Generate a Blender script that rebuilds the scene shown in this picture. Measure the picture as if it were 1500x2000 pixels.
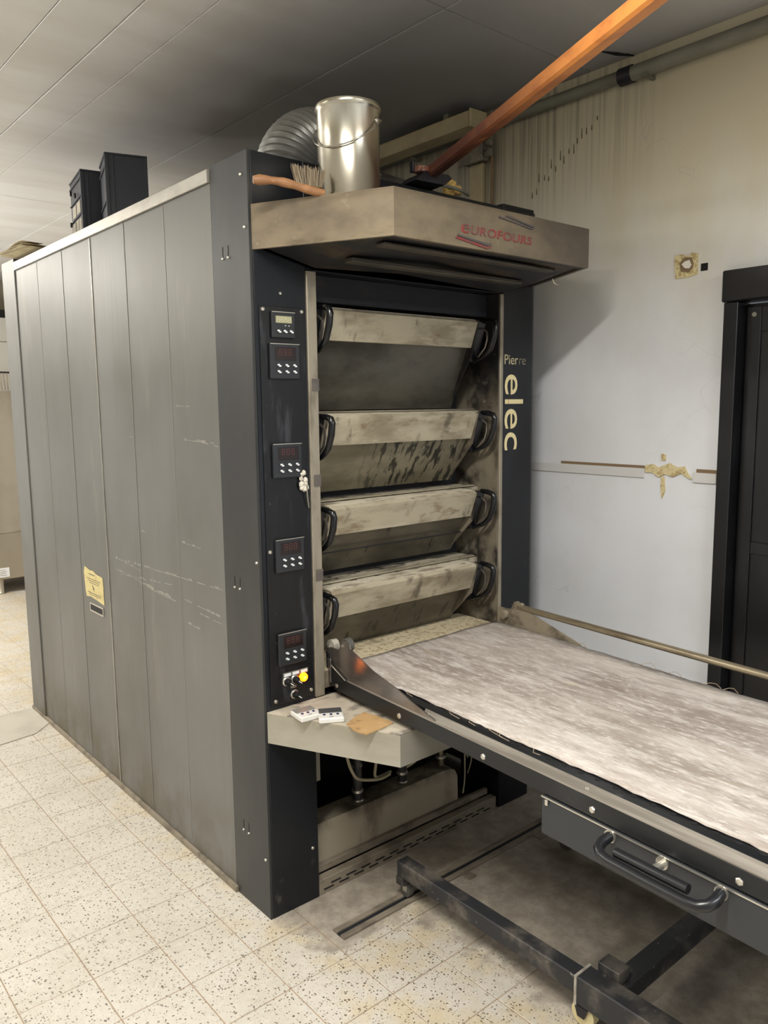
import bpy, bmesh, math, random
from mathutils import Vector, Matrix
random.seed(7)
for o in list(bpy.data.objects): bpy.data.objects.remove(o)
SC = bpy.context.scene
COL = SC.collection
PI = math.pi

# ------------------------------------------------------------------ camera
cam_d = bpy.data.cameras.new('camera'); cam = bpy.data.objects.new('camera', cam_d); COL.objects.link(cam)
cam_d.sensor_fit = 'HORIZONTAL'; cam_d.sensor_width = 36.0; cam_d.lens = 36.0*1554.17/1500.0
cam_d.clip_start = 0.02; cam_d.clip_end = 60
_r = Vector((0.7623586, -0.6470606, -0.0110417)); _d = Vector((-0.0952567, -0.0953215, -0.9908784)); _f = Vector((0.6401058, 0.7564565, -0.134306))
m = Matrix((_r, -_d, -_f)).transposed().to_4x4(); m.translation = Vector((-1.20532, -1.99302, 1.6))
cam.matrix_world = m
SC.camera = cam

# ------------------------------------------------------------------ world, exposure, lamps
w = bpy.data.worlds.new('world'); SC.world = w; w.use_nodes = True
w.node_tree.nodes['Background'].inputs[0].default_value = (0.9, 0.93, 1.0, 1); w.node_tree.nodes['Background'].inputs[1].default_value = 0.12
SC.view_settings.view_transform = 'Standard'; SC.view_settings.look = 'None'
SC.view_settings.exposure = 0.16; SC.view_settings.gamma = 1.0; SC.view_settings.use_curve_mapping = False
CEIL = 2.80
LAMPS_AND_FILLS = [  # x, y, length along x, length along y, watts, colour
    (-0.95, -1.25, 1.2, 0.10, 64, (1.0, 0.965, 0.90)),
    (-2.3, 1.3, 0.10, 1.2, 46, (1.0, 0.965, 0.89)),  # added fill for the side panels and the left floor
    (-1.1, 4.2, 1.2, 0.10, 70, (1.0, 0.965, 0.89)),  # added fill for the back of the room
    (0.3, -3.1, 1.2, 0.10, 46, (0.88, 0.94, 1.0)),  # added fill for the right wall and the belt
]
for (lx, ly, sx, sy, wt, lc) in LAMPS_AND_FILLS:
    ld = bpy.data.lights.new('tube_or_fill_light', 'AREA'); ld.shape = 'RECTANGLE'; ld.size = sx; ld.size_y = sy; ld.energy = wt; ld.color = lc
    lo = bpy.data.objects.new('tube_or_fill_light', ld); COL.objects.link(lo); lo.location = (lx, ly, 2.655)

# unseen uplight added to brighten the ceiling, sited by the shading around the crates
ld = bpy.data.lights.new('fill_uplight', 'AREA'); ld.shape = 'RECTANGLE'; ld.size = .5; ld.size_y = .3; ld.energy = 105; ld.color = (1.0, .975, .94)
lo = bpy.data.objects.new('fill_uplight', ld); COL.objects.link(lo); lo.location = (-1.7, 3.9, 1.72); lo.rotation_euler = (PI, 0, 0)

# ------------------------------------------------------------------ materials
def lin(c):
    return tuple(((v/255.0)/12.92 if v/255.0 <= 0.04045 else ((v/255.0+0.055)/1.055)**2.4) for v in c) + (1.0,)
class NT:
    def __init__(s, name):
        s.m = bpy.data.materials.new(name); s.m.use_nodes = True; s.t = s.m.node_tree; s.n = s.t.nodes; s.l = s.t.links
        s.b = s.n['Principled BSDF']; s.geo = s.n.new('ShaderNodeNewGeometry')
    def pos(s, scale=(1, 1, 1), off=(0, 0, 0)):
        a = s.n.new('ShaderNodeMapping'); a.inputs['Scale'].default_value = scale; a.inputs['Location'].default_value = off
        s.l.new(s.geo.outputs['Position'], a.inputs['Vector']); return a.outputs[0]
    def noise(s, vec, scale=1.0, detail=4, rough=0.6):
        a = s.n.new('ShaderNodeTexNoise'); a.inputs['Scale'].default_value = scale; a.inputs['Detail'].default_value = detail
        a.inputs['Roughness'].default_value = rough; s.l.new(vec, a.inputs['Vector']); return a.outputs['Fac']
    def ramp(s, v, lo, hi, a=0.0, b=1.0):
        r = s.n.new('ShaderNodeMapRange'); r.interpolation_type = 'SMOOTHSTEP'
        r.inputs[1].default_value = lo; r.inputs[2].default_value = hi; r.inputs[3].default_value = a; r.inputs[4].default_value = b
        s.l.new(v, r.inputs[0]); return r.outputs[0]
    def math(s, op, a, b):
        r = s.n.new('ShaderNodeMath'); r.operation = op
        for i, v in enumerate((a, b)):
            if isinstance(v, (int, float)): r.inputs[i].default_value = v
            else: s.l.new(v, r.inputs[i])
        return r.outputs[0]
    def mix(s, fac, a, b):
        r = s.n.new('ShaderNodeMix'); r.data_type = 'RGBA'
        for i, v in ((0, fac), (6, a), (7, b)):
            if isinstance(v, (int, float, tuple)): r.inputs[i].default_value = v
            else: s.l.new(v, r.inputs[i])
        return r.outputs[2]
    def xyz(s):
        r = s.n.new('ShaderNodeSeparateXYZ'); s.l.new(s.geo.outputs['Position'], r.inputs[0]); return r.outputs
    def out(s, col, rough=0.6, metal=0.0, bump=None):
        if isinstance(col, tuple): s.b.inputs['Base Color'].default_value = col
        else: s.l.new(col, s.b.inputs['Base Color'])
        if isinstance(rough, (int, float)): s.b.inputs['Roughness'].default_value = rough
        else: s.l.new(rough, s.b.inputs['Roughness'])
        if isinstance(metal, (int, float)): s.b.inputs['Metallic'].default_value = metal
        else: s.l.new(metal, s.b.inputs['Metallic'])
        if bump:
            b = s.n.new('ShaderNodeBump'); b.inputs['Strength'].default_value = bump[1]; b.inputs['Distance'].default_value = bump[2] if len(bump) > 2 else 0.002
            s.l.new(bump[0], b.inputs['Height']); s.l.new(b.outputs[0], s.b.inputs['Normal'])
        return s.m
def mat(name, rgb, rough=0.6, metal=0.0, layers=(), bump=None, emit=None):
    """layers: (rgb, (sx,sy,sz), lo, hi, strength[, (axis, a, b)]) - noise-shaped dirt, wear, soot, flour, painted shade"""
    t = NT(name); c = lin(rgb); R = rough; M = metal; met = metal
    for L in layers:
        f = t.ramp(t.noise(t.pos(L[1], (len(L[0])*1.3+L[1][0], 2.1, 0.7))), L[2], L[3], 0.0, L[4])
        if len(L) > 5 and L[5]:
            ax, a, b = L[5]; g = t.ramp(t.xyz()[ax], min(a, b), max(a, b), 0.0 if a < b else 1.0, 1.0 if a < b else 0.0)
            f = t.math('MULTIPLY', f, g)
        c = t.mix(f, c, lin(L[0]))
        if len(L) > 6:   # dirt is matt
            R = t.mix(f, (R,)*3+(1,) if isinstance(R, float) else R, (L[6],)*3+(1,))
            if metal > 0: met = t.math('MULTIPLY', met, t.math('SUBTRACT', 1.0, f))
    bp = None
    if bump: bp = (t.noise(t.pos(bump[0]), 1.0, 3), bump[1], bump[2] if len(bump) > 2 else 0.002)
    mt = t.out(c, R, met, bp)
    if emit:
        t.b.inputs['Emission Color'].default_value = lin(emit[0]); t.b.inputs['Emission Strength'].default_value = emit[1]
    return mt

def floor_material():
    t = NT('terrazzo_tile'); p = t.pos()
    wob = t.n.new('ShaderNodeTexNoise'); wob.inputs['Scale'].default_value = 90; t.l.new(p, wob.inputs['Vector'])
    add = t.n.new('ShaderNodeVectorMath'); add.operation = 'MULTIPLY_ADD'; t.l.new(wob.outputs['Color'], add.inputs[0]); add.inputs[1].default_value = (.012,)*3; t.l.new(p, add.inputs[2])
    def flecks(sc, thr):
        v = t.n.new('ShaderNodeTexVoronoi'); v.inputs['Scale'].default_value = sc; t.l.new(add.outputs[0], v.inputs['Vector'])
        sp = t.n.new('ShaderNodeSeparateColor'); t.l.new(v.outputs['Color'], sp.inputs[0])
        lim = t.math('MULTIPLY', t.ramp(sp.outputs[0], 0.25, 1.0, 0.0, 1.0), thr)
        return t.ramp(t.math('SUBTRACT', lim, v.outputs['Distance']), 0.0, 0.06, 0.0, 1.0), sp.outputs[1]
    f1, h1 = flecks(125, 0.44); f2, h2 = flecks(210, 0.36)
    blotch = t.noise(p, 3.0, 5)
    base = t.mix(t.ramp(blotch, .35, .7), lin((200, 194, 183)), lin((190, 183, 169)))
    base = t.mix(t.ramp(t.noise(p, 40, 3), .45, .7, 0, .35), base, lin((212, 207, 197)))
    x = t.xyz()
    yel = t.math('MULTIPLY', t.ramp(t.math('ADD', x[0], t.math('MULTIPLY', t.noise(p, 9, 4), .12)), -0.13, 0.06), t.ramp(t.noise(p, 7, 4), .42, .66, 0, .38))
    base = t.mix(yel, base, lin((196, 172, 112)))
    fc = t.mix(h1, lin((58, 50, 42)), lin((128, 114, 94)))
    base = t.mix(t.math('MULTIPLY', f1, .9), base, fc)
    base = t.mix(t.math('MULTIPLY', f2, .7), base, lin((120, 104, 84)))
    base = t.mix(t.ramp(t.noise(p, 26, 3), .70, .74, 0, .5), base, lin((150, 128, 104)))
    # flour and cement dust trodden in around the loader: s = max(x-0.36, min(y+0.27, x-0.0))
    n = t.math('MULTIPLY', t.math('SUBTRACT', t.noise(p, 11, 5), .5), .34)
    s1 = t.math('SUBTRACT', x[0], .37); s2 = t.math('MINIMUM', t.math('ADD', x[1], .25), t.math('ADD', x[0], -.03))
    sd = t.math('ADD', t.math('MAXIMUM', s1, s2), n)
    bk = t.ramp(x[1], .2, .5, 1.0, 0.0)
    dm = t.math('MULTIPLY', t.ramp(sd, -.035, .05, 0, .96), bk)
    dust = t.mix(t.ramp(t.noise(p, 13, 6, .7), .35, .7), lin((138, 129, 117)), lin((172, 162, 147)))
    base = t.mix(dm, base, dust)
    return t.out(base, t.mix(dm, (.38,)*3+(1,), (.85,)*3+(1,)), 0.0, (t.noise(p, 55, 3), .15, .001))
def ceiling_material():
    t = NT('ceiling_paint'); p = t.pos(); x = t.xyz()
    base = t.mix(t.ramp(t.noise(t.pos((.6, 3, 1)), 1.5, 4), .3, .7), lin((228, 227, 225)), lin((216, 213, 209)))
    # soot stain above the oven
    sx = t.math('ADD', x[0], t.math('MULTIPLY', t.math('SUBTRACT', t.noise(p, 1.6, 4), .5), .5))
    st = t.math('MULTIPLY', t.ramp(sx, -.30, .70), t.ramp(x[1], 1.3, 2.4, 1.0, 0.0))
    st = t.math('MULTIPLY', st, t.ramp(x[1], -1.3, .1, .25, 1.0))
    base = t.mix(t.math('MULTIPLY', st, .72), base, lin((84, 84, 90)))
    yl = t.math('MULTIPLY', t.ramp(x[0], -1.2, -.2), t.ramp(x[1], 2.2, 1.0))
    base = t.mix(t.math('MULTIPLY', yl, .08), base, lin((190, 180, 154)))
    return t.out(base, .42, 0.0, (t.noise(t.pos((1, 14, 1)), 1.0, 4), .12, .004))
def wall_material():
    t = NT('wall_cladding'); p = t.pos(); x = t.xyz()
    base = t.mix(t.ramp(t.noise(p, 2.0, 5), .35, .7), lin((222, 224, 228)), lin((212, 213, 215)))
    zz = t.math('ADD', x[2], t.math('MULTIPLY', t.math('SUBTRACT', t.noise(t.pos((1, 4, 1)), 1.3, 4), .5), .5))
    base = t.mix(t.ramp(zz, 1.65, 2.5, 0, .8), base, lin((192, 180, 142)))
    # greasy streaks running down from the ceiling beside the oven
    stx = t.ramp(t.noise(t.pos((1, 60, 1.2)), 1.0, 3), .42, .66)
    reg = t.math('MULTIPLY', t.ramp(x[2], 2.25, 2.62), t.ramp(x[1], -.55, .05))
    base = t.mix(t.math('MULTIPLY', t.math('MULTIPLY', stx, reg), .6), base, lin((112, 104, 90)))
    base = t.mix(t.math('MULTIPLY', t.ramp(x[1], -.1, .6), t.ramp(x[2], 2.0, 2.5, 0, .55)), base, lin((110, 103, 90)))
    cr = t.n.new('ShaderNodeTexVoronoi'); cr.feature = 'DISTANCE_TO_EDGE'; cr.inputs['Scale'].default_value = 2.3
    wob = t.n.new('ShaderNodeVectorMath'); wob.operation = 'MULTIPLY_ADD'
    nn = t.n.new('ShaderNodeTexNoise'); nn.inputs['Scale'].default_value = 3; t.l.new(p, nn.inputs['Vector'])
    t.l.new(nn.outputs['Color'], wob.inputs[0]); wob.inputs[1].default_value = (.6,)*3; t.l.new(p, wob.inputs[2]); t.l.new(wob.outputs[0], cr.inputs['Vector'])
    base = t.mix(t.math('MULTIPLY', t.ramp(cr.outputs['Distance'], 0, .004, 1.0, 0.0), t.ramp(t.noise(p, 2.2, 2), .5, .6, 0, .22)), base, lin((140, 138, 134)))
    return t.out(base, .45, 0.0, (t.noise(p, 60, 3), .12, .001))
def belt_material():
    t = NT('floured_canvas')
    base = t.mix(t.ramp(t.noise(t.pos((6, 1.2, 6)), 1.0, 5), .34, .66), lin((144, 133, 124)), lin((182, 172, 162)))
    base = t.mix(t.ramp(t.noise(t.pos((26, 5, 26)), 1.0, 8, .75), .42, .66, 0, .8), base, lin((206, 199, 192)))
    base = t.mix(t.ramp(t.noise(t.pos((90, 24, 90)), 1.0, 4, .7), .50, .70, 0, .6), base, lin((222, 217, 211)))
    base = t.mix(t.ramp(t.noise(t.pos((70, 17, 70), (3, 3, 3)), 1.0, 5, .75), .55, .72, 0, .6), base, lin((116, 106, 99)))
    base = t.mix(t.ramp(t.noise(t.pos((7, 1.6, 7), (7, 1, 3)), 1.0, 5), .54, .72, 0, .5), base, lin((122, 109, 98)))
    base = t.mix(t.ramp(t.noise(t.pos((14, 4, 14), (1, 9, 3)), 1.0, 3), .68, .76, 0, .4), base, lin((192, 178, 136)))
    return t.out(base, .92, 0.0, (t.noise(t.pos((260, 60, 260)), 1.0, 3), .35, .002))

FLOUR = (196, 186, 166); SOOT = (26, 25, 26)
M = {}
M['tile'] = floor_material(); M['ceil'] = ceiling_material(); M['wall'] = wall_material(); M['belt'] = belt_material()
M['grout'] = mat('tile_joint', (162, 141, 119), .9, 0, [((140, 122, 106), (8, 8, 8), .4, .7, .7)])
M['dust'] = mat('dusty_cement', (162, 152, 137), .9, 0, [((132, 122, 110), (5, 5, 5), .40, .68, .8), ((182, 173, 158), (18, 18, 18), .52, .7, .5), ((112, 102, 92), (9, 9, 9), .62, .72, .5)], ((60, 60, 60), .3))
M['mortar'] = mat('mortar_patch', (180, 173, 160), .8, 0, [((160, 152, 140), (6, 6, 6), .4, .7, .6)])
M['seam'] = mat('ceiling_joint', (120, 112, 98), .8)
M['grey'] = mat('grey_lacquered_steel', (120, 120, 117), .46, .40, [
    ((96, 95, 88), (1.5, 1.2, .8), .35, .7, .7), ((150, 148, 138), (9, 6, 1.4), .58, .80, .35), ((90, 88, 80), (2, 50, 1.0), .55, .75, .3),
    ((84, 72, 46), (5, 5, 4), .35, .65, .7, (2, .35, .02))], ((4, 3, 120), .05, .001))
M['trim'] = mat('bare_steel_trim', (168, 164, 154), .34, .7, [((120, 116, 108), (3, 3, 9), .4, .7, .6)])
M['post'] = mat('black_lacquered_steel', (21, 24, 30), .38, .25, [
    ((40, 44, 51), (5, 5, 2), .45, .75, .6), ((128, 126, 120), (40, 40, 6), .70, .80, .55), ((96, 92, 84), (14, 14, 14), .60, .75, .5, (2, .30, .0), .85)])
M['postside'] = mat('charcoal_lacquered_steel', (45, 46, 47), .42, .25, [((70, 70, 67), (3, 3, 1), .4, .7, .6), ((120, 116, 104), (30, 30, 8), .68, .8, .35)])
M['panelblack'] = mat('black_control_plate', (11, 12, 16), .36, 0, [((58, 60, 66), (26, 18, 5), .54, .72, .7), ((160, 160, 156), (90, 60, 20), .66, .74, .6, (0, .07, .03))])
M['colmetal'] = mat('dull_steel_column', (160, 152, 136), .45, .5, [((104, 96, 82), (20, 20, 6), .45, .72, .7), ((80, 74, 66), (5, 5, 9), .62, .8, .7)])
M['inner'] = mat('stained_inner_steel', (138, 129, 112), .55, .25, [((70, 60, 50), (7, 5, 4), .42, .66, .85), (SOOT, (5, 6, 5), .46, .62, .92), (SOOT, (3, 3, 3), .2, .5, .9, (2, 1.45, 1.85)), ((176, 166, 144), (16, 9, 16), .62, .78, .5)])
M['bar'] = mat('floury_steel_bar', (190, 181, 158), .50, .25, [((142, 131, 109), (4, 6, 12), .38, .66, .9), ((110, 80, 50), (7, 7, 16), .58, .74, .7), ((84, 76, 64), (14, 14, 5), .60, .74, .75), ((208, 200, 178), (9, 9, 30), .55, .72, .5)], ((60, 60, 60), .12))
M['ledge'] = mat('sooty_flour_ledge', (176, 166, 146), .85, 0, [((92, 84, 74), (6, 26, 6), .46, .62, .85), (SOOT, (22, 34, 13), .55, .64, .85), ((206, 196, 172), (26, 26, 26), .56, .7, .6)], ((70, 70, 70), .4))
M['flour'] = mat('flour_dusted_top', (206, 197, 176), .9, 0, [((128, 116, 98), (9, 26, 9), .50, .66, .8), ((60, 54, 48), (20, 30, 13), .62, .70, .7)], ((120, 120, 120), .4))
M['glass1'] = mat('smoky_door_panel', (100, 97, 89), .30, .45, [((62, 59, 52), (3, 3, 6), .40, .66, .8), ((120, 112, 96), (14, 14, 5), .66, .8, .3)])
M['glass2'] = mat('soot_streaked_door_panel', (142, 136, 117), .38, .40, [((104, 98, 80), (3, 3, 7), .4, .66, .8), ((34, 34, 33), (46, 14, 12), .515, .585, .9, (0, .42, .60)), ((130, 96, 56), (9, 9, 20), .68, .8, .4)])
M['glass3'] = mat('brown_grey_door_panel', (108, 103, 91), .34, .40, [((66, 62, 54), (3, 3, 6), .38, .64, .8), ((36, 35, 34), (30, 9, 10), .58, .66, .8)])
M['soot'] = mat('sooted_steel', (34, 36, 42), .6, .2, [((66, 60, 54), (5, 9, 9), .5, .72, .6)])
M['void'] = mat('dark_cavity', (12, 12, 13), .9)
M['hood'] = mat('dirty_steel_hood', (142, 129, 108), .42, .40, [((104, 95, 84), (4, 4, 7), .40, .68, .8), ((182, 170, 146), (26, 26, 26), .64, .78, .45), ((66, 52, 38), (7, 7, 22), .55, .75, .6, (2, 2.075, 2.03)), ((96, 84, 68), (3, 3, 20), .3, .6, .6, (2, 2.12, 2.16)), ((84, 78, 76), (1.5, 3, 3), .2, .6, .75, (0, .55, 1.05))])  # final layer darkens the hood towards its right end
M['hoodin'] = mat('sooty_hood_underside', (44, 44, 46), .55, .3, [((90, 74, 56), (5, 11, 5), .46, .70, .7)])
M['filter'] = mat('greasy_filter_bar', (84, 78, 68), .5, .3, [((56, 52, 46), (8, 8, 8), .4, .7, .7)])
M['red'] = mat('faded_red_letter', (140, 54, 56), .5, 0, [((96, 78, 74), (14, 14, 14), .42, .62, .7)])
M['darkletter'] = mat('dark_grey_swoosh', (84, 78, 80), .5)
M['cream'] = mat('cream_vinyl_lettering', (228, 214, 166), .5, 0, [((180, 150, 96), (60, 60, 8), .60, .7, .8)])
M['worn'] = mat('worn_vinyl_lettering', (168, 156, 128), .5, 0, [((60, 58, 56), (50, 50, 50), .5, .6, .85)])
M['worn2'] = mat('thin_vinyl_lettering', (204, 192, 158), .5, 0, [((120, 112, 96), (50, 50, 50), .56, .66, .7)])
M['tray'] = mat('satin_steel_tray', (172, 168, 156), .38, .40, [((146, 140, 122), (3, 3, 9), .4, .7, .6)], ((2, 2, 90), .04))
M['traytop'] = mat('floury_tray_top', (178, 168, 150), .8, .05, [((96, 90, 84), (9, 22, 9), .50, .66, .8), ((206, 196, 178), (16, 16, 16), .5, .7, .6)])
M['crumb'] = mat('crumb_covered_sill', (212, 198, 166), .95, 0, [((140, 120, 84), (60, 60, 60), .48, .66, .8), ((206, 194, 164), (24, 24, 24), .5, .7, .6), ((116, 98, 70), (6, 10, 6), .56, .72, .6)], ((240, 240, 240), 1.0, .004))
M['bezel'] = mat('black_plastic_bezel', (38, 40, 44), .32)
M['lcd'] = mat('grey_green_display', (150, 148, 118), .3)
M['redwin'] = mat('dark_red_display_window', (28, 17, 18), .18)
M['seg'] = mat('unlit_display_segment', (84, 50, 46), .4)
M['seglcd'] = mat('pale_display_segment', (206, 202, 172), .4)
M['btn'] = mat('dark_button', (44, 46, 50), .35)
M['white'] = mat('white_print', (226, 228, 230), .4)
M['chrome'] = mat('bright_screw_metal', (206, 202, 192), .28, .85)
M['orange'] = mat('lit_orange_lens', (255, 150, 20), .3, 0, [], None, ((255, 112, 8), 4.2))
M['orange2'] = mat('lit_lens_core', (255, 214, 70), .3, 0, [], None, ((255, 190, 60), 3.0))
M['plastic'] = mat('glossy_black_grip', (16, 17, 20), .22, 0, [((120, 112, 98), (30, 30, 12), .66, .78, .5)])
M['grip'] = mat('floury_black_grip', (26, 27, 30), .30, 0, [((150, 144, 132), (16, 16, 9), .60, .76, .45)])
M['rail'] = mat('black_painted_rail', (26, 28, 31), .34, .2, [((110, 106, 98), (30, 9, 30), .66, .80, .55), ((54, 55, 58), (4, 4, 4), .45, .7, .5)])
M['drawer'] = mat('dark_grey_drawer_sheet', (58, 60, 63), .42, .35, [((78, 78, 78), (3, 2, 5), .4, .7, .5), ((150, 146, 138), (26, 12, 26), .70, .80, .5)])
M['strip'] = mat('worn_steel_strip', (164, 158, 148), .34, .45, [((122, 115, 106), (40, 2, 40), .42, .66, .7)])
M['plate'] = mat('oily_steel_plate', (138, 131, 126), .17, .75, [((150, 142, 132), (12, 3, 24), .56, .76, .5), ((70, 66, 63), (6, 4, 8), .45, .7, .5)], ((3, 14, 700), .5, .0006))
M['plate2'] = mat('dusty_steel_plate', (166, 156, 136), .5, .4, [((96, 86, 74), (12, 12, 16), .48, .68, .7)])
M['rod'] = mat('tarnished_steel_rod', (164, 152, 128), .36, .7, [((112, 100, 82), (30, 5, 30), .42, .66, .7)])
M['wheel'] = mat('grey_rubber_wheel', (178, 172, 160), .6, 0, [((104, 98, 90), (30, 30, 30), .4, .7, .6)])
M['wheeldark'] = mat('dark_rubber_wheel', (82, 80, 76), .6)
M['castor'] = mat('cream_castor_wheel', (208, 196, 152), .5)
M['tube'] = mat('flour_dusted_black_tube', (44, 45, 48), .55, .1, [((118, 110, 100), (9, 9, 9), .46, .70, .7), ((190, 184, 172), (60, 60, 60), .66, .74, .5)])
M['tank'] = mat('dusty_pale_tank', (160, 150, 132), .85, 0, [((92, 82, 70), (9, 9, 3), .46, .68, .8), ((44, 40, 36), (8, 8, 8), .3, .6, .85, (2, .16, .23))])
M['plinth'] = mat('dusty_steel_plinth', (140, 130, 114), .7, .15, [((88, 80, 70), (7, 12, 12), .45, .68, .7)])
M['hose'] = mat('black_rubber_hose', (36, 36, 38), .6, 0, [((92, 84, 74), (20, 20, 20), .5, .7, .6)])
M['cable'] = mat('pale_cable_sheath', (178, 168, 140), .55)
M['tin'] = mat('shiny_tinplate', (196, 192, 178), .24, 1.0, [((150, 140, 116), (9, 9, 9), .55, .70, .6), ((120, 104, 76), (14, 14, 14), .64, .74, .5, (2, 2.30, 2.17))])
M['alu'] = mat('dull_aluminium_duct', (138, 138, 134), .34, .6, [((104, 102, 98), (5, 5, 5), .4, .7, .6)])
M['pipe'] = mat('grimy_steel_pipe', (96, 92, 86), .5, .5, [((60, 56, 52), (6, 6, 6), .4, .7, .7)])
M['wood'] = mat('orange_varnished_wood', (200, 128, 62), .36, 0, [((150, 84, 42), (26, 6, 26), .42, .68, .6), ((84, 48, 42), (3, 3, 3), .1, .45, .92, (1, -1.0, -.40)), ((216, 150, 76), (50, 6, 50), .62, .76, .4)])  # dark graded layer paints the lamp's falloff along the pole towards its head
M['handle'] = mat('worn_beech_handle', (164, 118, 78), .5, 0, [((118, 82, 54), (12, 22, 22), .42, .68, .6), ((214, 152, 92), (40, 60, 60), .6, .75, .5)])
M['bristle'] = mat('grey_brown_bristle', (142, 128, 106), .9, 0, [((100, 88, 72), (120, 120, 9), .45, .6, .7)])
M['dark'] = mat('dark_iron', (36, 34, 40), .5, .2)
M['clamp'] = mat('red_brown_clamp', (140, 92, 74), .5, 0, [((186, 176, 160), (60, 60, 60), .5, .6, .7)])
M['foam'] = mat('yellow_brown_foam', (196, 164, 96), .9, 0, [((122, 84, 44), (30, 30, 30), .5, .66, .8)], ((80, 80, 80), .6, .004))
M['crate'] = mat('dark_plastic_crate', (54, 58, 68), .5, 0, [((74, 76, 82), (6, 6, 6), .4, .7, .5)])
M['label'] = mat('pale_crate_card', (196, 190, 174), .7)
M['paper'] = mat('old_paper', (206, 194, 160), .85, 0, [((170, 152, 112), (14, 14, 14), .45, .7, .6)])
M['paperedge'] = mat('yellowed_label', (206, 192, 138), .8, 0, [((176, 154, 98), (22, 22, 22), .5, .7, .6)])
M['ink'] = mat('faded_ink', (126, 116, 92), .8)
M['fitting'] = mat('cream_lamp_housing', (186, 172, 136), .6, 0, [((150, 136, 104), (5, 5, 5), .4, .7, .6)])
M['conduit'] = mat('grimy_grey_conduit', (122, 120, 106), .55, 0, [((84, 80, 70), (6, 3, 6), .4, .7, .7)])
M['box'] = mat('grimy_junction_box', (130, 122, 106), .7, 0, [((84, 76, 64), (16, 16, 16), .4, .7, .7)])
M['trimwhite'] = mat('white_joint_cover', (206, 205, 203), .4)
M['brown'] = mat('brown_adhesive', (126, 104, 78), .9)
M['glue'] = mat('yellow_wall_glue', (208, 194, 150), .95, 0, [((164, 140, 92), (60, 60, 60), .48, .62, .8)], ((90, 90, 90), .8, .004))
M['plaster'] = mat('bare_plaster', (222, 216, 204), .9)
M['drip'] = mat('dark_grease_drip', (92, 80, 62), .6)
M['doorblack'] = mat('scuffed_black_door', (17, 17, 19), .34, .1, [((44, 44, 46), (5, 5, 2), .45, .7, .6), ((130, 128, 120), (30, 24, 9), .74, .84, .5)])
M['white_lacquer'] = mat('white_enamel', (206, 204, 196), .4)
M['black'] = mat('flat_black', (18, 18, 20), .6)
M['steel'] = mat('brushed_stainless', (176, 168, 152), .38, .85, [((140, 130, 114), (2, 2, 1.2), .4, .7, .6)])
M['timer'] = mat('white_timer_plastic', (214, 212, 206), .4)
M['timerdark'] = mat('dark_timer_screen', (66, 68, 70), .3)
M['timergrey'] = mat('grey_timer_screen', (128, 128, 122), .3)
M['blue'] = mat('dark_blue_button', (34, 38, 84), .4)
M['card'] = mat('stained_cardboard', (176, 142, 96), .85, 0, [((120, 92, 60), (26, 26, 26), .48, .7, .7), ((200, 172, 130), (12, 12, 12), .55, .7, .6)])
M['lump'] = mat('white_dried_dough', (214, 208, 194), .9, 0, [((150, 142, 126), (90, 90, 90), .5, .66, .7)], ((120, 120, 120), .8, .005))
M['thread'] = mat('frayed_canvas_thread', (160, 142, 122), .95)
M['seampale'] = mat('pale_panel_edge', (146, 144, 136), .45, .3)  # pale strips along the side panel seams
M['scratch'] = mat('bare_scratch', (176, 174, 164), .6)
M['tubewhite'] = mat('lit_fluorescent_tube', (255, 250, 240), .4, 0, [], None, ((255, 246, 228), 5.0))

# ------------------------------------------------------------------ mesh helpers (all in world metres)
def B(): return bmesh.new()
def box(bm, x0, x1, y0, y1, z0, z1, bev=0.0, T=None):
    ps = [(x, y, z) for z in (z0, z1) for y in (y0, y1) for x in (x0, x1)]
    v = [bm.verts.new(p) for p in ps]
    fs = [bm.faces.new([v[i] for i in q]) for q in ((0, 2, 3, 1), (4, 5, 7, 6), (0, 1, 5, 4), (2, 6, 7, 3), (0, 4, 6, 2), (1, 3, 7, 5))]
    if bev > 0:
        es = list({e for f in fs for e in f.edges})
        r = bmesh.ops.bevel(bm, geom=es, offset=bev, segments=1, affect='EDGES', profile=.5)
        vv = list({x for f in r['faces'] for x in f.verts} | {x for x in v if x.is_valid})
    else: vv = v
    if T: 
        for x in vv: x.co = T @ x.co
    return bm
def prism(bm, poly, ax, a, b, T=None):
    """extrude a 2-D polygon along axis ax from a to b"""
    def mk(p, h):
        q = {0: (h, p[0], p[1]), 1: (p[0], h, p[1]), 2: (p[0], p[1], h)}[ax]
        return (T @ Vector(q)) if T else q
    lo = [bm.verts.new(mk(p, a)) for p in poly]; hi = [bm.verts.new(mk(p, b)) for p in poly]; n = len(poly)
    bm.faces.new(lo[::-1]); bm.faces.new(hi)
    for i in range(n): bm.faces.new((lo[i], lo[(i+1) % n], hi[(i+1) % n], hi[i]))
    return bm
def tube(bm, pts, r, seg=10, T=None, closed=False):
    P = [Vector(p) for p in pts]
    if T: P = [T @ p for p in P]
    n = len(P); rings = []; up = None
    for i, p in enumerate(P):
        if closed: d = (P[(i+1) % n]-P[i-1]).normalized()
        else: d = ((P[min(i+1, n-1)]-p).normalized()+(p-P[max(i-1, 0)]).normalized()).normalized() if 0 < i < n-1 else ((P[1]-P[0]) if i == 0 else (P[-1]-P[-2])).normalized()
        if up is None: up = d.orthogonal().normalized()
        up = (up-d*up.dot(d)).normalized(); s = d.cross(up); rr = r[i] if isinstance(r, (list, tuple)) else r
        rings.append([bm.verts.new(p+up*rr*math.cos(2*PI*k/seg)+s*rr*math.sin(2*PI*k/seg)) for k in range(seg)])
    for i in range(n if closed else n-1):
        a, b = rings[i], rings[(i+1) % n]
        for k in range(seg): bm.faces.new((a[k], a[(k+1) % seg], b[(k+1) % seg], b[k]))
    if not closed: bm.faces.new(rings[0][::-1]); bm.faces.new(rings[-1])
    return bm
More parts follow.
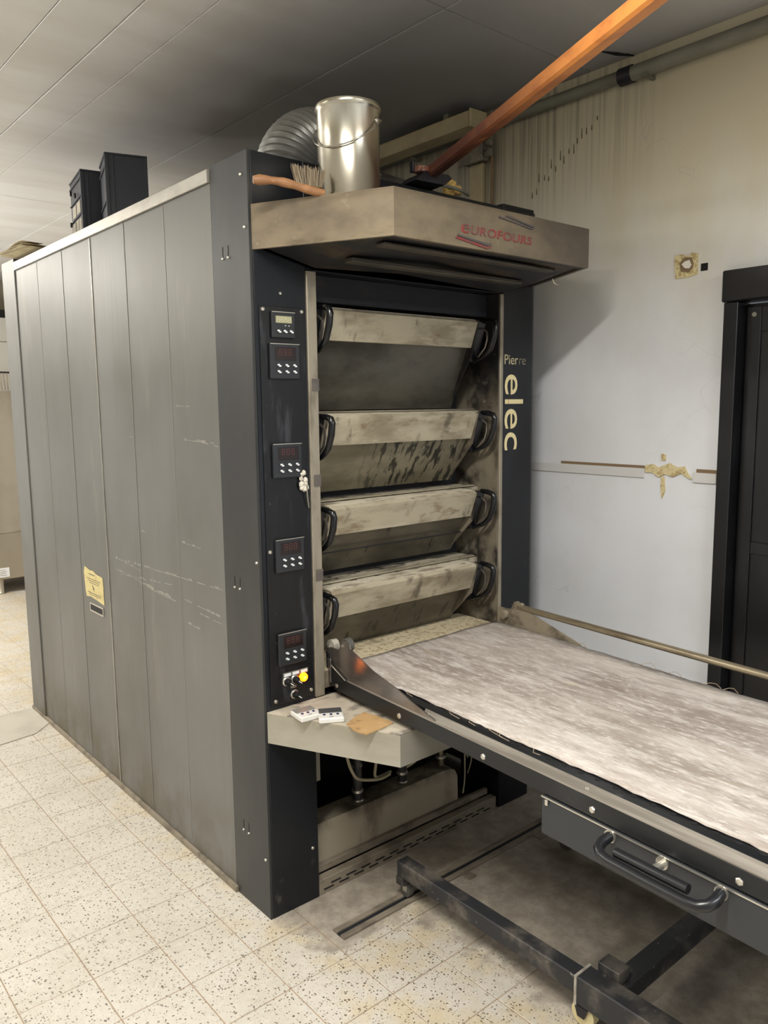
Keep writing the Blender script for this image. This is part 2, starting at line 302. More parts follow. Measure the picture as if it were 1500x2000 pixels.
def cyl(bm, p0, p1, r, seg=16, T=None): return tube(bm, [p0, p1], r, seg, T)
def lathe(bm, prof, c, seg=32, ax=(0, 0, 1)):
    q = Vector((0, 0, 1)).rotation_difference(Vector(ax)); rings = []
    for (r, h) in prof:
        rings.append([bm.verts.new(Vector(c)+q @ Vector((max(r, 1e-4)*math.cos(2*PI*k/seg), max(r, 1e-4)*math.sin(2*PI*k/seg), h))) for k in range(seg)])
    for a, b in zip(rings, rings[1:]):
        for k in range(seg): bm.faces.new((a[k], a[(k+1) % seg], b[(k+1) % seg], b[k]))
    bm.faces.new(rings[0][::-1]); bm.faces.new(rings[-1])
    return bm
WL = {}
def obj(name, bm, material, parent=None, smooth=False):
    bmesh.ops.remove_doubles(bm, verts=bm.verts, dist=1e-6)
    bmesh.ops.recalc_face_normals(bm, faces=bm.faces)
    me = bpy.data.meshes.new(name)
    off = WL.get(parent.name, Vector()) if parent else Vector()
    lo = Vector([min(v.co[i] for v in bm.verts) for i in range(3)]); hi = Vector([max(v.co[i] for v in bm.verts) for i in range(3)])
    org = Vector(((lo.x+hi.x)/2, (lo.y+hi.y)/2, lo.z))
    for v in bm.verts: v.co -= org
    bm.to_mesh(me); bm.free(); me.materials.append(material)
    if smooth:
        me.polygons.foreach_set('use_smooth', [True]*len(me.polygons))
        try: me.set_sharp_from_angle(angle=math.radians(38))
        except Exception: pass
    o = bpy.data.objects.new(name, me); COL.objects.link(o)
    o.location = org-off; WL[o.name] = org
    if parent: o.parent = parent
    return o
def tag(o, label=None, cat=None, group=None, kind=None):
    if label: o['label'] = label
    if cat: o['category'] = cat
    if group: o['group'] = group
    if kind: o['kind'] = kind
    return o
def thing(name, loc, label, cat, group=None):
    o = bpy.data.objects.new(name, None); COL.objects.link(o); o.location = loc; WL[o.name] = Vector(loc); o.empty_display_size = .1
    return tag(o, label, cat, group)
def copy_to(o, parent, delta):
    c = o.copy(); COL.objects.link(c); c.parent = parent; WL[c.name] = WL[o.name]+Vector(delta)
    base = WL.get(parent.name, Vector()) if parent else Vector()
    c.location = WL[c.name]-base
    return c
def copy_tree(o, parent, delta):
    kids = [k for k in o.children]
    c = copy_to(o, parent, delta)
    for k in kids: copy_tree(k, c, delta)
    return c
def text(name, s, size, material, parent, origin, xdir, ydir, extr=.001, spacing=1.0, shear=0.0, bold=0.0, scx=1.0):
    cu = bpy.data.curves.new(name, 'FONT'); cu.body = s; cu.size = size; cu.extrude = extr; cu.space_character = spacing; cu.shear = shear; cu.offset = bold; cu.resolution_u = 4
    to = bpy.data.objects.new(name, cu); COL.objects.link(to)
    dg = bpy.context.evaluated_depsgraph_get(); me = bpy.data.meshes.new_from_object(to.evaluated_get(dg))
    bpy.data.objects.remove(to)
    X = Vector(xdir).normalized(); Y = Vector(ydir).normalized(); Z = X.cross(Y)
    R = Matrix((X, Y, Z)).transposed().to_4x4(); R.translation = Vector(origin)
    bm = B(); bm.from_mesh(me); bpy.data.meshes.remove(me)
    for v in bm.verts: v.co = R @ Vector((v.co.x*scx, v.co.y, v.co.z))
    return obj(name, bm, material, parent)
def screw(parent, p, ax, r=.006, name='screw', T=None, mt=None, seg=10):
    bm = B(); lathe(bm, [(r, -.001), (r, .002), (r*.75, .004), (r*.2, .0045)], p, seg, ax)
    if T:
        for v in bm.verts: v.co = T @ v.co
    return obj(name, bm, mt or M['chrome'], parent, True)

# ------------------------------------------------------------------ the room
WX = 1.40; X0, X1, Y0, Y1 = -4.2, WX, -4.2, 6.25
fl = tag(obj('floor', box(B(), X0, X1+.3, Y0, Y1+.2, -.12, -.0018), M['grout']), kind='structure')
# terrazzo tiles, 20 cm, each its own piece where the photograph shows them
TX, TY = -.117, .114
tb = box(B(), TX+.0015, TX+.1985, TY+.0015, TY+.1985, -.012, 0.0, .0012)
proto_tile = obj('tile', tb, M['tile'], fl)
seen, rest = [], B()
for i in range(-20, 8):
    for j in range(-22, 31):
        x, y = TX+.2*i, TY+.2*j
        if x+.2 > WX or y+.2 > Y1 or x < X0 or y < Y0: continue
        edge = -.765+(y-.11)*.2632
        vis = x+.2 > edge-.12 and y > -1.0-.2 and y < 5.6 and not (x > -.02 and -.02 < y < 2.28)
        if y < .1: vis = vis and (x+.2 > -.9+(.11-y)*.95) and x < .45
        if (x > .44 and y < .1) or (x > .04 and -.3 < y < .1): continue
        if vis and y > 3.4 and x > 1.0: vis = False
        if vis: seen.append((i, j))
        else: box(rest, x+.0015, x+.1985, y+.0015, y+.1985, -.012, 0)
print('tiles', len(seen))
for (i, j) in seen:
    c = copy_to(proto_tile, fl, (.2*i, .2*j, random.uniform(-.0006, .0006)))
bpy.data.objects.remove(proto_tile)
tag(obj('tile_field', rest, M['tile'], fl), kind='stuff')
slab = [(.0845, .3), (.0845, -.285), (.484, -.285), (.484, -1.086), (.484, -3.9), (1.39, -3.9), (1.39, .3)]
obj('cement_slab', prism(B(), slab, 2, -.02, .0), M['tile'], fl)
pts = [(-.30, 1.97), (-.1, 2.0), (.0, 2.1), (.06, 2.2), (.05, 2.38), (-.02, 2.37), (-.2, 2.36), (-.4, 2.33), (-.7, 2.3), (-.7, 2.02), (-.5, 1.95)]
obj('mortar_patch', prism(B(), [(x*1, y) for x, y in pts], 2, .0005, .004), M['mortar'], fl)
# two-rail floor track the loader rolls along
tr = thing('floor_track', (.9, -.195, 0), 'low dusty steel double rail laid flat on the floor in front of the oven', 'rail')
for y in (-.178, -.215):
    obj('rail', box(B(), .115, WX-.005, y-.010, y+.010, .0005, .008, .001), M['plinth'], tr)
obj('groove', box(B(), .115, WX-.005, -.2045, -.1885, .0005, .003), M['soot'], tr)
for x in (.62, 1.0):
    obj('fixing_plate', box(B(), x, x+.035, -.262, -.223, .0005, .005, .001), M['plinth'], tr)

ce = tag(obj('ceiling', box(B(), X0-.1, X1+.3, Y0-.1, Y1+.2, CEIL+.012, CEIL+.12), M['seam']), kind='structure')
xs = [X0, -3.2, -2.24, -1.28, -.282, -.085, .086, .645, 1.36, 1.40]
for k in range(len(xs)-1):
    cuts = [Y0, -.12, 3.0, Y1] if k >= 5 else [Y0, -1.9, 2.9, Y1]
    for j in range(3):
        g = .0022
        obj('panel', box(B(), xs[k]+g, xs[k+1]-g, cuts[j]+g, cuts[j+1]-g, CEIL-.0015*(k % 2), CEIL+.02, .001), M['ceil'], ce)
# narrow crack in the ceiling near the wall
cr = B(); tube(cr, [(1.19, -.235, CEIL), (1.24, -.25, CEIL-.001), (1.27, -.247, CEIL), (1.33, -.275, CEIL-.002), (1.395, -.30, CEIL)], [.001, .006, .004, .008, .004], 6)
obj('crack', cr, M['void'], ce)

DY0, DY1 = -1.75, -.68     # doorway in the right wall
wr = B(); box(wr, WX, WX+.12, DY1, Y1+.1, 0, CEIL+.01); box(wr, WX, WX+.12, Y0-.1, DY0, 0, CEIL+.01); box(wr, WX, WX+.12, DY0, DY1, 2.01, CEIL+.01)
wr = tag(obj('wall_right', wr, M['wall']), kind='structure')
tag(obj('wall_back', box(B(), X0-.1, X1+.12, Y1, Y1+.12, 0, CEIL+.01), M['wall']), kind='structure')
tag(obj('wall_left', box(B(), X0-.12, X0, Y0-.1, Y1+.1, 0, CEIL+.01), M['wall']), kind='structure')
tag(obj('wall_front', box(B(), X0-.1, X1+.12, Y0-.12, Y0, 0, CEIL+.01), M['wall']), kind='structure')
# joint cover strip, broken off for a stretch, with the glue left behind
t1 = tag(obj('trim_1', box(B(), WX-.006, WX-.0005, -.395, 2.2, 1.322, 1.357, .0015), M['trimwhite']), kind='structure')
obj('adhesive_line', box(B(), WX-.0035, WX-.0005, -.395, -.02, 1.3575, 1.367), M['brown'], t1)
t2 = tag(obj('trim_2', box(B(), WX-.008, WX-.0005, -.668, -.585, 1.318, 1.353, .0015), M['trimwhite']), kind='structure')
obj('adhesive_line', box(B(), WX-.0035, WX-.0005, -.668, -.595, 1.353, 1.365), M['brown'], t2)
def blob2(cy, cz, pts, x, th, seedv):
    random.seed(seedv); pl = [(cy+a+random.uniform(-.004, .004), cz+b+random.uniform(-.004, .004)) for a, b in pts]
    return prism(B(), pl, 0, x-th, x)
obj('glue_patch', blob2(-.48, 1.352, [(.085, .016), (.05, .022), (.03, .014), (-.01, .026), (-.04, .018), (-.075, .02), (-.085, 0), (-.10, -.02), (-.085, -.022), (-.06, -.006), (-.03, -.016), (.0, -.012), (.03, -.02), (.05, -.008), (.08, -.012)], WX-.0003, .006, 3), M['glue'], wr)
obj('glue_stain', blob2(-.468, 1.33, [(.008, .0), (.006, -.05), (0, -.085), (-.008, -.05), (-.01, 0)], WX-.0003, .0015, 5), M['glue'], wr)
obj('glue_stain', blob2(-.468, 1.40, [(.006, .01), (.008, -.01), (-.006, -.012), (-.01, .008)], WX-.0003, .003, 6), M['glue'], wr)
obj('outlet_scar', blob2(-.522, 2.055, [(.04, .035), (.02, .04), (-.01, .034), (-.03, .044), (-.048, .036), (-.046, 0), (-.044, -.034), (-.01, -.036), (.036, -.036), (.038, 0)], WX-.0003, .004, 8), M['glue'], wr)
obj('outlet_hole', blob2(-.528, 2.058, [(.024, .01), (.008, .024), (-.016, .022), (-.03, .006), (-.026, -.014), (-.006, -.024), (.016, -.018)], WX-.0045, .003, 9), M['brown'], wr)
obj('plaster_core', blob2(-.530, 2.058, [(.015, .004), (.004, .014), (-.014, .012), (-.021, .0), (-.012, -.012), (.006, -.014)], WX-.0078, .003, 10), M['plaster'], wr)
obj('square_hole', box(B(), WX-.002, WX-.0003, -.604, -.580, 2.032, 2.056), M['void'], wr)
dr = random.Random(4)
for k in range(16):
    y = .15-.02*k+dr.uniform(-.006, .006); z = 2.43+.0125*k+dr.uniform(-.025, .02); h = dr.uniform(.01, .035)
    obj('grease_drip', prism(B(), [(y-.002, z), (y-.0008, z+h), (y+.0008, z+h), (y+.002, z), (y, z-.005)], 0, WX-.0016, WX-.0003), M['drip'], wr)

# door in the right wall
dr1 = thing('door_1', (WX, (DY0+DY1)/2, 0), None, None); dr1['kind'] = 'structure'
fj = B(); box(fj, WX-.03, WX+.06, DY1-.047, DY1, 0, 1.915, .002); obj('door_jamb', fj, M['doorblack'], dr1)
fj = B(); box(fj, WX-.03, WX+.06, DY0, DY0+.047, 0, 1.915, .002); obj('door_jamb', fj, M['doorblack'], dr1)
obj('door_lintel', box(B(), WX-.038, WX+.06, DY0-.01, DY1+.006, 1.917, 2.017, .004), M['doorblack'], dr1)
lf = obj('door_leaf', box(B(), WX+.03, WX+.06, DY0+.05, DY1-.05, .01, 1.91, .002), M['doorblack'], dr1)
obj('stile', box(B(), WX+.022, WX+.0298, DY1-.10, DY1-.058, .02, 1.9, .001), M['doorblack'], dr1)
obj('stile', box(B(), WX+.022, WX+.0298, DY0+.058, DY0+.10, .02, 1.9, .001), M['doorblack'], dr1)
for (za, zb) in ((.02, .12), (1.09, 1.13), (1.82, 1.9)):
    obj('cross_rail', box(B(), WX+.024, WX+.0298, DY0+.101, DY1-.101, za, zb, .001), M['doorblack'], dr1)
screw(dr1, (WX+.021, DY1-.078, 1.875), (-1, 0, 0), .008, 'bolt', None, M['conduit'])

# conduit in the corner between ceiling and wall
pp = thing('conduit', (WX-.03, 1, 2.72), 'long grimy grey pipe running along the top of the wall under the ceiling', 'pipe')
obj('pipe', tube(B(), [(WX-.035, -3.5, 2.727), (WX-.035, -.29, 2.727)], .026, 14), M['conduit'], pp, True)
obj('pipe', tube(B(), [(WX-.03, -.285, 2.732), (WX-.03, 2.4, 2.732)], .022, 14), M['conduit'], pp, True)
obj('coupling', tube(B(), [(WX-.035, -.32, 2.727), (WX-.035, -.27, 2.727)], .03, 14), M['dark'], pp, True)
for y in (-.38, -1.3, .8): obj('clip', box(B(), WX-.06, WX-.001, y-.006, y+.006, 2.694, 2.703), M['conduit'], pp)
# junction box with its drop pipes
jb = thing('junction_box', (WX-.03, .42, 2.61), 'small grimy grey junction box fixed high on the wall above the hood', 'box')
obj('box_body', box(B(), WX-.055, WX-.0005, .375, .49, 2.60, 2.685, .004), M['box'], jb)
obj('box_flange', box(B(), WX-.062, WX-.0555, .365, .5, 2.592, 2.693, .002), M['box'], jb)
obj('cable_gland', cyl(B(), (WX-.03, .345, 2.625), (WX-.03, .374, 2.625), .016), M['box'], jb, True)
obj('cable_gland', cyl(B(), (WX-.03, .345, 2.665), (WX-.03, .374, 2.665), .013), M['box'], jb, True)
tag(obj('cable_channel', box(B(), WX-.022, WX-.0005, .40, .47, 2.05, 2.599, .002), M['fitting']), 'flat cream cable channel dropping from the junction box behind the hood', 'cable channel')
tag(obj('rusty_pipe', tube(B(), [(WX-.012, .352, 2.0), (WX-.012, .352, 2.61)], .007, 8), M['brown'], None, True), 'thin rusty brown pipe running down the wall beside the cream channel', 'pipe')
# unlit lamp fitting near the wall
lf = thing('strip_lamp', (1.31, .9, 2.72), 'cream unlit strip lamp fitting under the ceiling behind the wooden pole', 'lamp')
obj('housing', box(B(), 1.235, 1.325, .34, 1.5, 2.70, 2.76, .004), M['fitting'], lf)
obj('end_cap', box(B(), 1.232, 1.328, .327, .339, 2.695, 2.765, .003), M['fitting'], lf)
obj('stem', box(B(), 1.28, 1.31, .5, .53, 2.7605, CEIL-.002), M['conduit'], lf)
obj('stem', box(B(), 1.28, 1.31, 1.3, 1.33, 2.7605, CEIL-.002), M['conduit'], lf)
# unseen ceiling lamps: the first inferred from the hood's shadow, the rest added fill
for k, (lx, ly, sx, sy, wt, lc) in enumerate(LAMPS_AND_FILLS):
    t = thing('ceiling_or_fill_lamp', (lx, ly, 2.70), ['unseen lit tube lamp on the ceiling in front of the oven', 'added fill tube lamp on the ceiling left of the oven', 'added fill tube lamp on the ceiling behind the oven', 'added fill tube lamp near the front wall'][k], 'lamp')
    hx, hy = max(sx/2, .07), max(sy/2, .07)
    obj('housing', box(B(), lx-hx-.02, lx+hx+.02, ly-hy-.02, ly+hy+.02, 2.71, CEIL-.003, .004), M['white_lacquer'], t)
    for s in (-.03, .03):
        a = (lx-sx/2, ly+s, 2.69) if sx > sy else (lx+s, ly-sy/2, 2.69); b = (lx+sx/2, ly+s, 2.69) if sx > sy else (lx+s, ly+sy/2, 2.69)
        obj('tube', cyl(B(), a, b, .013, 10), M['tubewhite'], t, True)

fl_ = thing('added_uplight', (-1.7, 3.9, 0), 'added black uplight on a thin stand behind the oven, brightening the ceiling', 'lamp')
obj('added_uplight_head', box(B(), -1.96, -1.44, 3.74, 4.06, 1.60, 1.70, .01), M['black'], fl_)
obj('added_uplight_stand', cyl(B(), (-1.7, 3.9, .02), (-1.7, 3.9, 1.6), .016, 12), M['black'], fl_, True)
obj('foot', lathe(B(), [(.18, .0), (.18, .015), (.02, .03)], (-1.7, 3.9, 0), 24), M['black'], fl_, True)
# ------------------------------------------------------------------ the oven
ov = thing('deck_oven', (.62, 1.1, 0), 'large dark grey four-deck bakery oven with black front posts and steel doors', 'oven')
W, H, D = 1.24, 2.30, 2.35
obj('body', box(B(), .02, W-.01, .45, D-.03, .03, 2.235), M['postside'], ov)
yseam = [.212, .53, .855, 1.18, 1.505, 1.83, 2.15]
for k in range(6):
    dx = [.0, .0005, .0, .0006, .0, .0005][k]
    obj('side_panel', box(B(), dx, .0195, yseam[k]+.0001, yseam[k+1]-.0001, .022, 2.253, 0), M['grey'], ov)
    obj('side_panel', box(B(), W-.0095, W-dx, yseam[k]+.0001, yseam[k+1]-.0001, .022, 2.253, 0), M['grey'], ov)
for y in yseam[1:-1]:
    wd = .0032 if y == 1.18 else .0011; obj('seam_strip', box(B(), -.0030 if y == 1.18 else -.0011, .0, y-wd, y+wd, .024, 2.25, .0004), M['trim'] if y == 1.18 else M['seampale'], ov)
obj('back_post', box(B(), -.006, .06, 2.151, D, .0, 2.31, .002), M['grey'], ov)
obj('back_post', box(B(), W-.06, W+.004, 2.151, D, .0, 2.31, .002), M['grey'], ov)
obj('back_panel', box(B(), .061, W-.061, D-.029, D-.005, .03, 2.28), M['grey'], ov)
obj('top_trim', box(B(), -.009, .03, .213, 2.15, 2.2535, 2.292, .0015), M['trim'], ov)
obj('top_trim', box(B(), W-.03, W+.009, .213, 2.15, 2.2535, 2.292, .0015), M['trim'], ov)
obj('top_sheet', box(B(), .031, W-.031, .21, D-.03, 2.255, 2.285), M['postside'], ov)
obj('skirting', box(B(), -.010, .019, .20, 2.36, .0, .02, .001), M['plinth'], ov)
# left post: charcoal flank, black face
obj('post_flank', box(B(), 0, .010, 0.0015, .2115, 0, H, .001), M['postside'], ov)
obj('front_post', box(B(), .0105, .186, 0, .21, 0, H, .0015), M['post'], ov)
obj('front_post', box(B(), 1.062, W-.0105, 0, .21, 0, H, .0015), M['post'], ov)
obj('post_flank', box(B(), W-.010, W, 0.0015, .2115, 0, H, .001), M['postside'], ov)
obj('header_panel', box(B(), .188, 1.060, .002, .21, 1.995, H, .0015), M['post'], ov)
# steel columns framing the opening
obj('column', box(B(), .1865, .222, -.006, .24, .683, 1.993, .002), M['colmetal'], ov)
obj('column', box(B(), 1.045, 1.0615, -.006, .24, .683, 1.993, .002), M['colmetal'], ov)
for z in (1.66, 1.37, 1.075): obj('column_clip', box(B(), .197, .2225, -.0085, -.0062, z-.018, z+.018), M['plate'], ov)
obj('cheek_plate', box(B(), .2225, .226, .002, .42, .70, 1.993), M['inner'], ov)
obj('cheek_plate', box(B(), 1.041, 1.0445, .002, .42, .70, 1.993), M['inner'], ov)
obj('inner_header', box(B(), .2265, 1.0405, .06, .24, 1.915, 1.994), M['soot'], ov)
obj('inner_back', box(B(), .2265, 1.0405, .22, .42, .70, 1.914), M['soot'], ov)
obj('bottom_sill', box(B(), .2265, 1.0405, .003, .219, .70, .757, .002), M['inner'], ov)
obj('crumb_layer', box(B(),   .228, 1.039, .004, .205, .7572, .761), M['crumb'], ov)
# side screws and slots
for (y, z) in ((.034, 2.24), (.021, 2.096), (.015, 1.139), (.02, .195)): screw(ov, (0, y, z), (-1, 0, 0), .005)
for z in (2.027, 1.043, .242):
    for y in (.15, .118):
        screw(ov, (0, y, z), (-1, 0, 0), .004)
        obj('slot', box(B(), -.0006, .0, y-.0014, y+.0014, z+.006, z+.034), M['void'], ov)
screw(ov, (.097, 0, 1.92), (0, -1, 0), .005); screw(ov, (.163, 0, .18), (0, -1, 0), .006)
# long pale scratches across the side panels
scr_ = [((1.06, .94), (.56, .978)), ((1.10, 1.0), (.22, 1.02)), ((1.10, 1.003), (.86, .985)), ((1.10, .955), (.62, .93)), ((.90, .935), (.24, .905)), ((.85, .94), (.60, .925)), ((.50, .94), (.22, .925)), ((.50, 1.14), (.36, 1.135)), ((.84, 1.14), (.80, 1.14)), ((.48, .86), (.30, .85)), ((.45, 1.49), (.24, 1.485)), ((.50, 1.60), (.40, 1.60)), ((.34, 1.487), (.22, 1.475)), ((.9, 1.49), (.86, 1.49))]
q = random.Random(12); sc_bm = B()
for (p0, p1) in scr_:
    n = max(3, int(abs(p1[0]-p0[0])/.03))
    for k in range(n):
        if q.random() < .22: continue
        t0, t1 = k/n, (k+q.uniform(.6, 1.05))/n
        for dz in ((0, .004) if q.random() < .4 else (0,)):
            y0, y1 = p0[0]+(p1[0]-p0[0])*t0, p0[0]+(p1[0]-p0[0])*min(1, t1); z0, z1 = p0[1]+(p1[1]-p0[1])*t0+dz, p0[1]+(p1[1]-p0[1])*min(1, t1)+dz
            w_ = q.uniform(.0003, .0010)
            prism(sc_bm, [(y0, z0-w_*.3), (y1, z1-w_), (y1, z1+w_*.5), (y0, z0+w_)], 0, -.0009, .0005)
tag(obj('scratches', sc_bm, M['scratch'], ov), kind='stuff')
# notice and finger pull on the side
f_ = lambda z: .915-(.935-z)*.72
nt = obj('notice', prism(B(), [(a, f_(b)) for a, b in [(1.25, .742), (1.253, .80), (1.25, .85), (1.256, .905), (1.29, .908), (1.33, .912), (1.36, .925), (1.40, .921), (1.455, .935), (1.468, .90), (1.462, .83), (1.458, .78), (1.45, .752), (1.40, .76), (1.33, .752), (1.29, .747)]], 0, -.0019, -.0003), M['paperedge'], ov)
for k, (a, b, z, h) in enumerate(((1.34, 1.41, .895, .006), (1.28, 1.43, .868, .004), (1.29, 1.42, .856, .004), (1.30, 1.41, .844, .004), (1.28, 1.43, .782, .005), (1.29, 1.42, .771, .004))):
    obj('text_line', box(B(), -.0024, -.0020, a, b, f_(z), f_(z)+h*.8), M['ink'], nt)
obj('text_line', prism(B(), [(a, f_(b)) for a, b in [(1.372, .835), (1.352, .812), (1.36, .812), (1.35, .795), (1.372, .817), (1.364, .817), (1.38, .835)]], 0, -.0024, -.0020), M['black'], nt)
fp = B(); box(fp, -.004, .0, 1.262, 1.412, .725, .730); box(fp, -.004, .0, 1.262, 1.412, .757, .762); box(fp, -.004, .0, 1.262, 1.267, .7301, .7569); box(fp, -.004, .0, 1.407, 1.412, .7301, .7569)
obj('finger_pull', fp, M['chrome'], ov)
obj('pull_recess', box(B(), -.001, 0, 1.2672, 1.4068, .7302, .7568), M['black'], ov)

# control plate with its five controllers
cp = obj('control_plate', box(B(), .023, .178, -.004, -.0003, .692, 1.882, .001), M['panelblack'], ov)
for (x, z) in ((.034, 1.872), (.167, 1.872), (.034, 1.169), (.038, .707), (.169, .713)): screw(cp, (x, -.004, z), (0, -1, 0), .0062)
SEG = {'t': (-.5, .5, .92, 1.0), 'm': (-.5, .5, .46, .54), 'b': (-.5, .5, .0, .08)}
def digit(bm, cx, z0, w, h, y):
    t = h*.09
    for zz in (z0, z0+h/2-t/2, z0+h-t): box(bm, cx-w*.36, cx+w*.36, y-.0006, y, zz, zz+t)
    for xx in (cx-w*.5, cx+w*.5-t):
        for (a, b) in ((z0+t*.8, z0+h*.46), (z0+h*.54, z0+h-t*.8)): box(bm, xx, xx+t, y-.0006, y, a, b)
def controller(z0, small=False):
    if small: x0, x1, z1 = .058, .137, z0+.074
    else: x0, x1, z1 = .049, .150, z0+.101
    c = obj('temperature_controller', box(B(), x0, x1, -.014, -.0043, z0, z1, .002), M['bezel'], ov)
    w, h = x1-x0, z1-z0
    obj('bezel_highlight', box(B(), x0, x1, -.0155, -.0142, z1-.002, z1), M['chrome'], c)  # bright strip paints the light caught on the bezel's top edge
    if small:
        obj('display', box(B(), x0+.012, x1-.012, -.0152, -.0142, z0+.042, z0+.062), M['lcd'], c)
        bm = B()
        for k in range(4): digit(bm, x0+.0205+.0127*k, z0+.045, .009, .014, -.0154)
        obj('digits', bm, M['seglcd'], c); rows = [(z0+.014, 3)]
        bm = B(); box(bm, x0+.043, x0+.047, -.0156, -.0143, z0+.034, z0+.036); box(bm, x0+.055, x0+.059, -.0156, -.0143, z0+.034, z0+.036); obj('pilot_mark', bm, M['white'], c)
    else:
        obj('display', box(B(), x0+.017, x1-.013, -.0152, -.0142, z0+.053, z0+.091, .0004), M['redwin'], c)
        bm = B()
        for k in range(3): digit(bm, x0+.034+.0165*k, z0+.067, .011, .019, -.0154)
        obj('digits', bm, M['seg'], c); rows = [(z0+.034, 3), (z0+.016, 3)]
    for (bz, n) in rows:
        for k in range(n):
            bx = x0+w*(.20+.27*k) if not small else x0+w*(.18+.27*k)
            b = obj('button', box(B(), bx, bx+.017, -.0165, -.0142, bz-.001, bz+.010, .0012), M['btn'], c)
            bm = B(); box(bm, bx+.002, bx+.010, -.0171, -.0166, bz+.004, bz+.0085); box(bm, bx+.007, bx+.0145, -.0171, -.0166, bz+.0005, bz+.0048)
            obj('button_print', bm, M['white'], c)
    return c
controller(1.793, True)
for z in (1.676, 1.387, 1.103, .815): controller(z)
obj('switch_label', box(B(), .066, .158, -.0055, -.0043, .774, .789), M['conduit'], cp)
for x in (.070, .100, .131): obj('switch_label', box(B(), x, x+.024, -.0063, -.0056, .777, .786), M['white'], cp)
obj('switch_label', box(B(), .092, .114, -.0055, -.0043, .735, .744), M['box'], cp)
for (x, z) in ((.077, .762), (.107, .762), (.105, .715)):
    k = obj('selector_switch', lathe(B(), [(.0145, 0), (.0145, .004), (.0125, .006), (.0115, .0065)], (x, -.0044, z), 20, (0, -1, 0)), M['chrome'], ov, True)
    obj('knob', lathe(B(), [(.0113, 0), (.0113, .009), (.010, .011)], (x, -.0111, z), 20, (0, -1, 0)), M['black'], k, True)
    T = Matrix.Translation((x, 0, z)) @ Matrix.Rotation(math.radians(40), 4, 'Y')
    obj('pointer', box(B(), -.013, .013, -.0315, -.0223, -.0042, .0042, .001, T), M['black'], k)
    obj('pointer_line', box(B(), -.001, .013, -.0321, -.0317, -.0012, .0012, 0, T), M['white'], k)
pl = obj('indicator_lamp', lathe(B(), [(.0145, 0), (.0145, .004), (.013, .009), (.008, .011), (.0, .012)], (.139, -.0044, .762), 24, (0, -1, 0)), M['orange'], ov, True)
obj('lamp_core', lathe(B(), [(.0055, 0), (.004, .0015), (0, .002)], (.139, -.0162, .762), 16, (0, -1, 0)), M['orange2'], pl, True)

# four doors
zs = [1.900, 1.571, 1.281, 1.006]; zb = [1.590, 1.318, 1.046, .772]
pm = ['glass1', 'glass2', 'glass3', 'glass3']
for i in range(4):
    z = zs[i]; q = zb[i]
    prof = [(.10, z), (.030, z-.003), (.020, z-.012), (.052, z-.100), (.072, z-.100), (.070, z-.02), (.10, z-.02)]
    d = obj('oven_door', prism(B(), prof, 0, .278, .950), M['bar'], ov)
    obj('flour_dusting', prism(B(), [(.031, z-.0028), (.0305, z-.0018), (.060, z+.0012), (.0985, z+.0014), (.0985, z+.0002)], 0, .282, .947), M['flour'], d)
    obj('hinge_ledge', prism(B(), [(.101, z+.001), (.219, z+.004), (.219, z-.016), (.101, z-.018)], 0, .2275, 1.0395), M['ledge'], d)
    obj('ledge_strip', prism(B(), [(.104, z+.0045), (.112, z+.008), (.128, z+.008), (.134, z+.0048)], 0, .24, 1.03), M['bar'], d)
    obj('door_window', prism(B(), [(.074, z-.099), (.170, q-.008), (.178, q-.004), (.082, z-.099)], 0, .27, .962), M[pm[i]], d)
    if i == 2:
        obj('window_seam', prism(B(), [(.100, z-.165), (.101, z-.168), (.106, z-.167), (.105, z-.164)], 0, .272, .960), M['soot'], d)
    obj('end_plate', prism(B(), [(.02, z-.006), (.03, z-.001), (.10, z-.002), (.185, q+.01), (.165, q+.004), (.05, z-.12)], 0, .951, .958), M['inner'], d)
    obj('end_plate', prism(B(), [(.02, z-.006), (.03, z-.001), (.10, z-.002), (.185, q+.01), (.165, q+.004), (.05, z-.12)], 0, .262, .269), M['inner'], d)
    for (xa, xb) in ((.237, .2615), (.9585, .996)):
        xm = (xa+xb)/2 if xa < .5 else .984
        bk = prism(B(), [(.022, z-.008), (.034, z-.004), (.056, z-.012), (.094, z-.140), (.088, z-.156), (.066, z-.150)], 0, xa, xb)
        h = obj('handle', bk, M['plastic'], d)
        tube_pts = [(xm, .030, z-.006), (xm, -.004, z-.008), (xm, -.028, z-.014), (xm, -.035, z-.028), (xm, -.029, z-.064), (xm, -.012, z-.104), (xm, .008, z-.122), (xm, .026, z-.134), (xm, .074, z-.150)]
        obj('grip', tube(B(), tube_pts, [.008, .0095, .0105, .011, .011, .0105, .0098, .008, .007], 10), M['plastic'], h, True)
        tube_pts = [(xm, .030, z-.03), (xm, .006, z-.045), (xm, .004, z-.07), (xm, .014, z-.1), (xm, .05, z-.135)]
        obj('finger_guard', tube(B(), tube_pts, .004, 8), M['plate'], h, True)

# hood
ho = [(.008, 0), (.20, -.385), (1.04, -.385), (1.232, 0)]
HT, HB = 2.155, 2.033
def inset(poly, t):
    return [(poly[0][0]+t, poly[0][1]), (poly[1][0]+t*.6, poly[1][1]+t), (poly[2][0]-t*.6, poly[2][1]+t), (poly[3][0]-t, poly[3][1])]
hi = inset(ho, .012)
hd = obj('hood', prism(B(), [ho[0], ho[1], ho[2], ho[3]], 2, HT-.004, HT), M['hood'], ov)
for k in range(3):
    a, b = ho[k], ho[k+1]; ai, bi = hi[k], hi[k+1]
    obj('fascia', prism(B(), [a, b, bi, ai], 2, HB, HT-.0042), M['hood'], hd)
hl = B(); vs = [(.215, -.008, 1.996), (hi[0][0]+.002, -.008, HB+.006), (hi[1][0], hi[1][1], HB+.010), (hi[2][0], hi[2][1], HB+.010), (hi[3][0]-.002, -.008, HB+.006), (1.03, -.008, 1.996)]
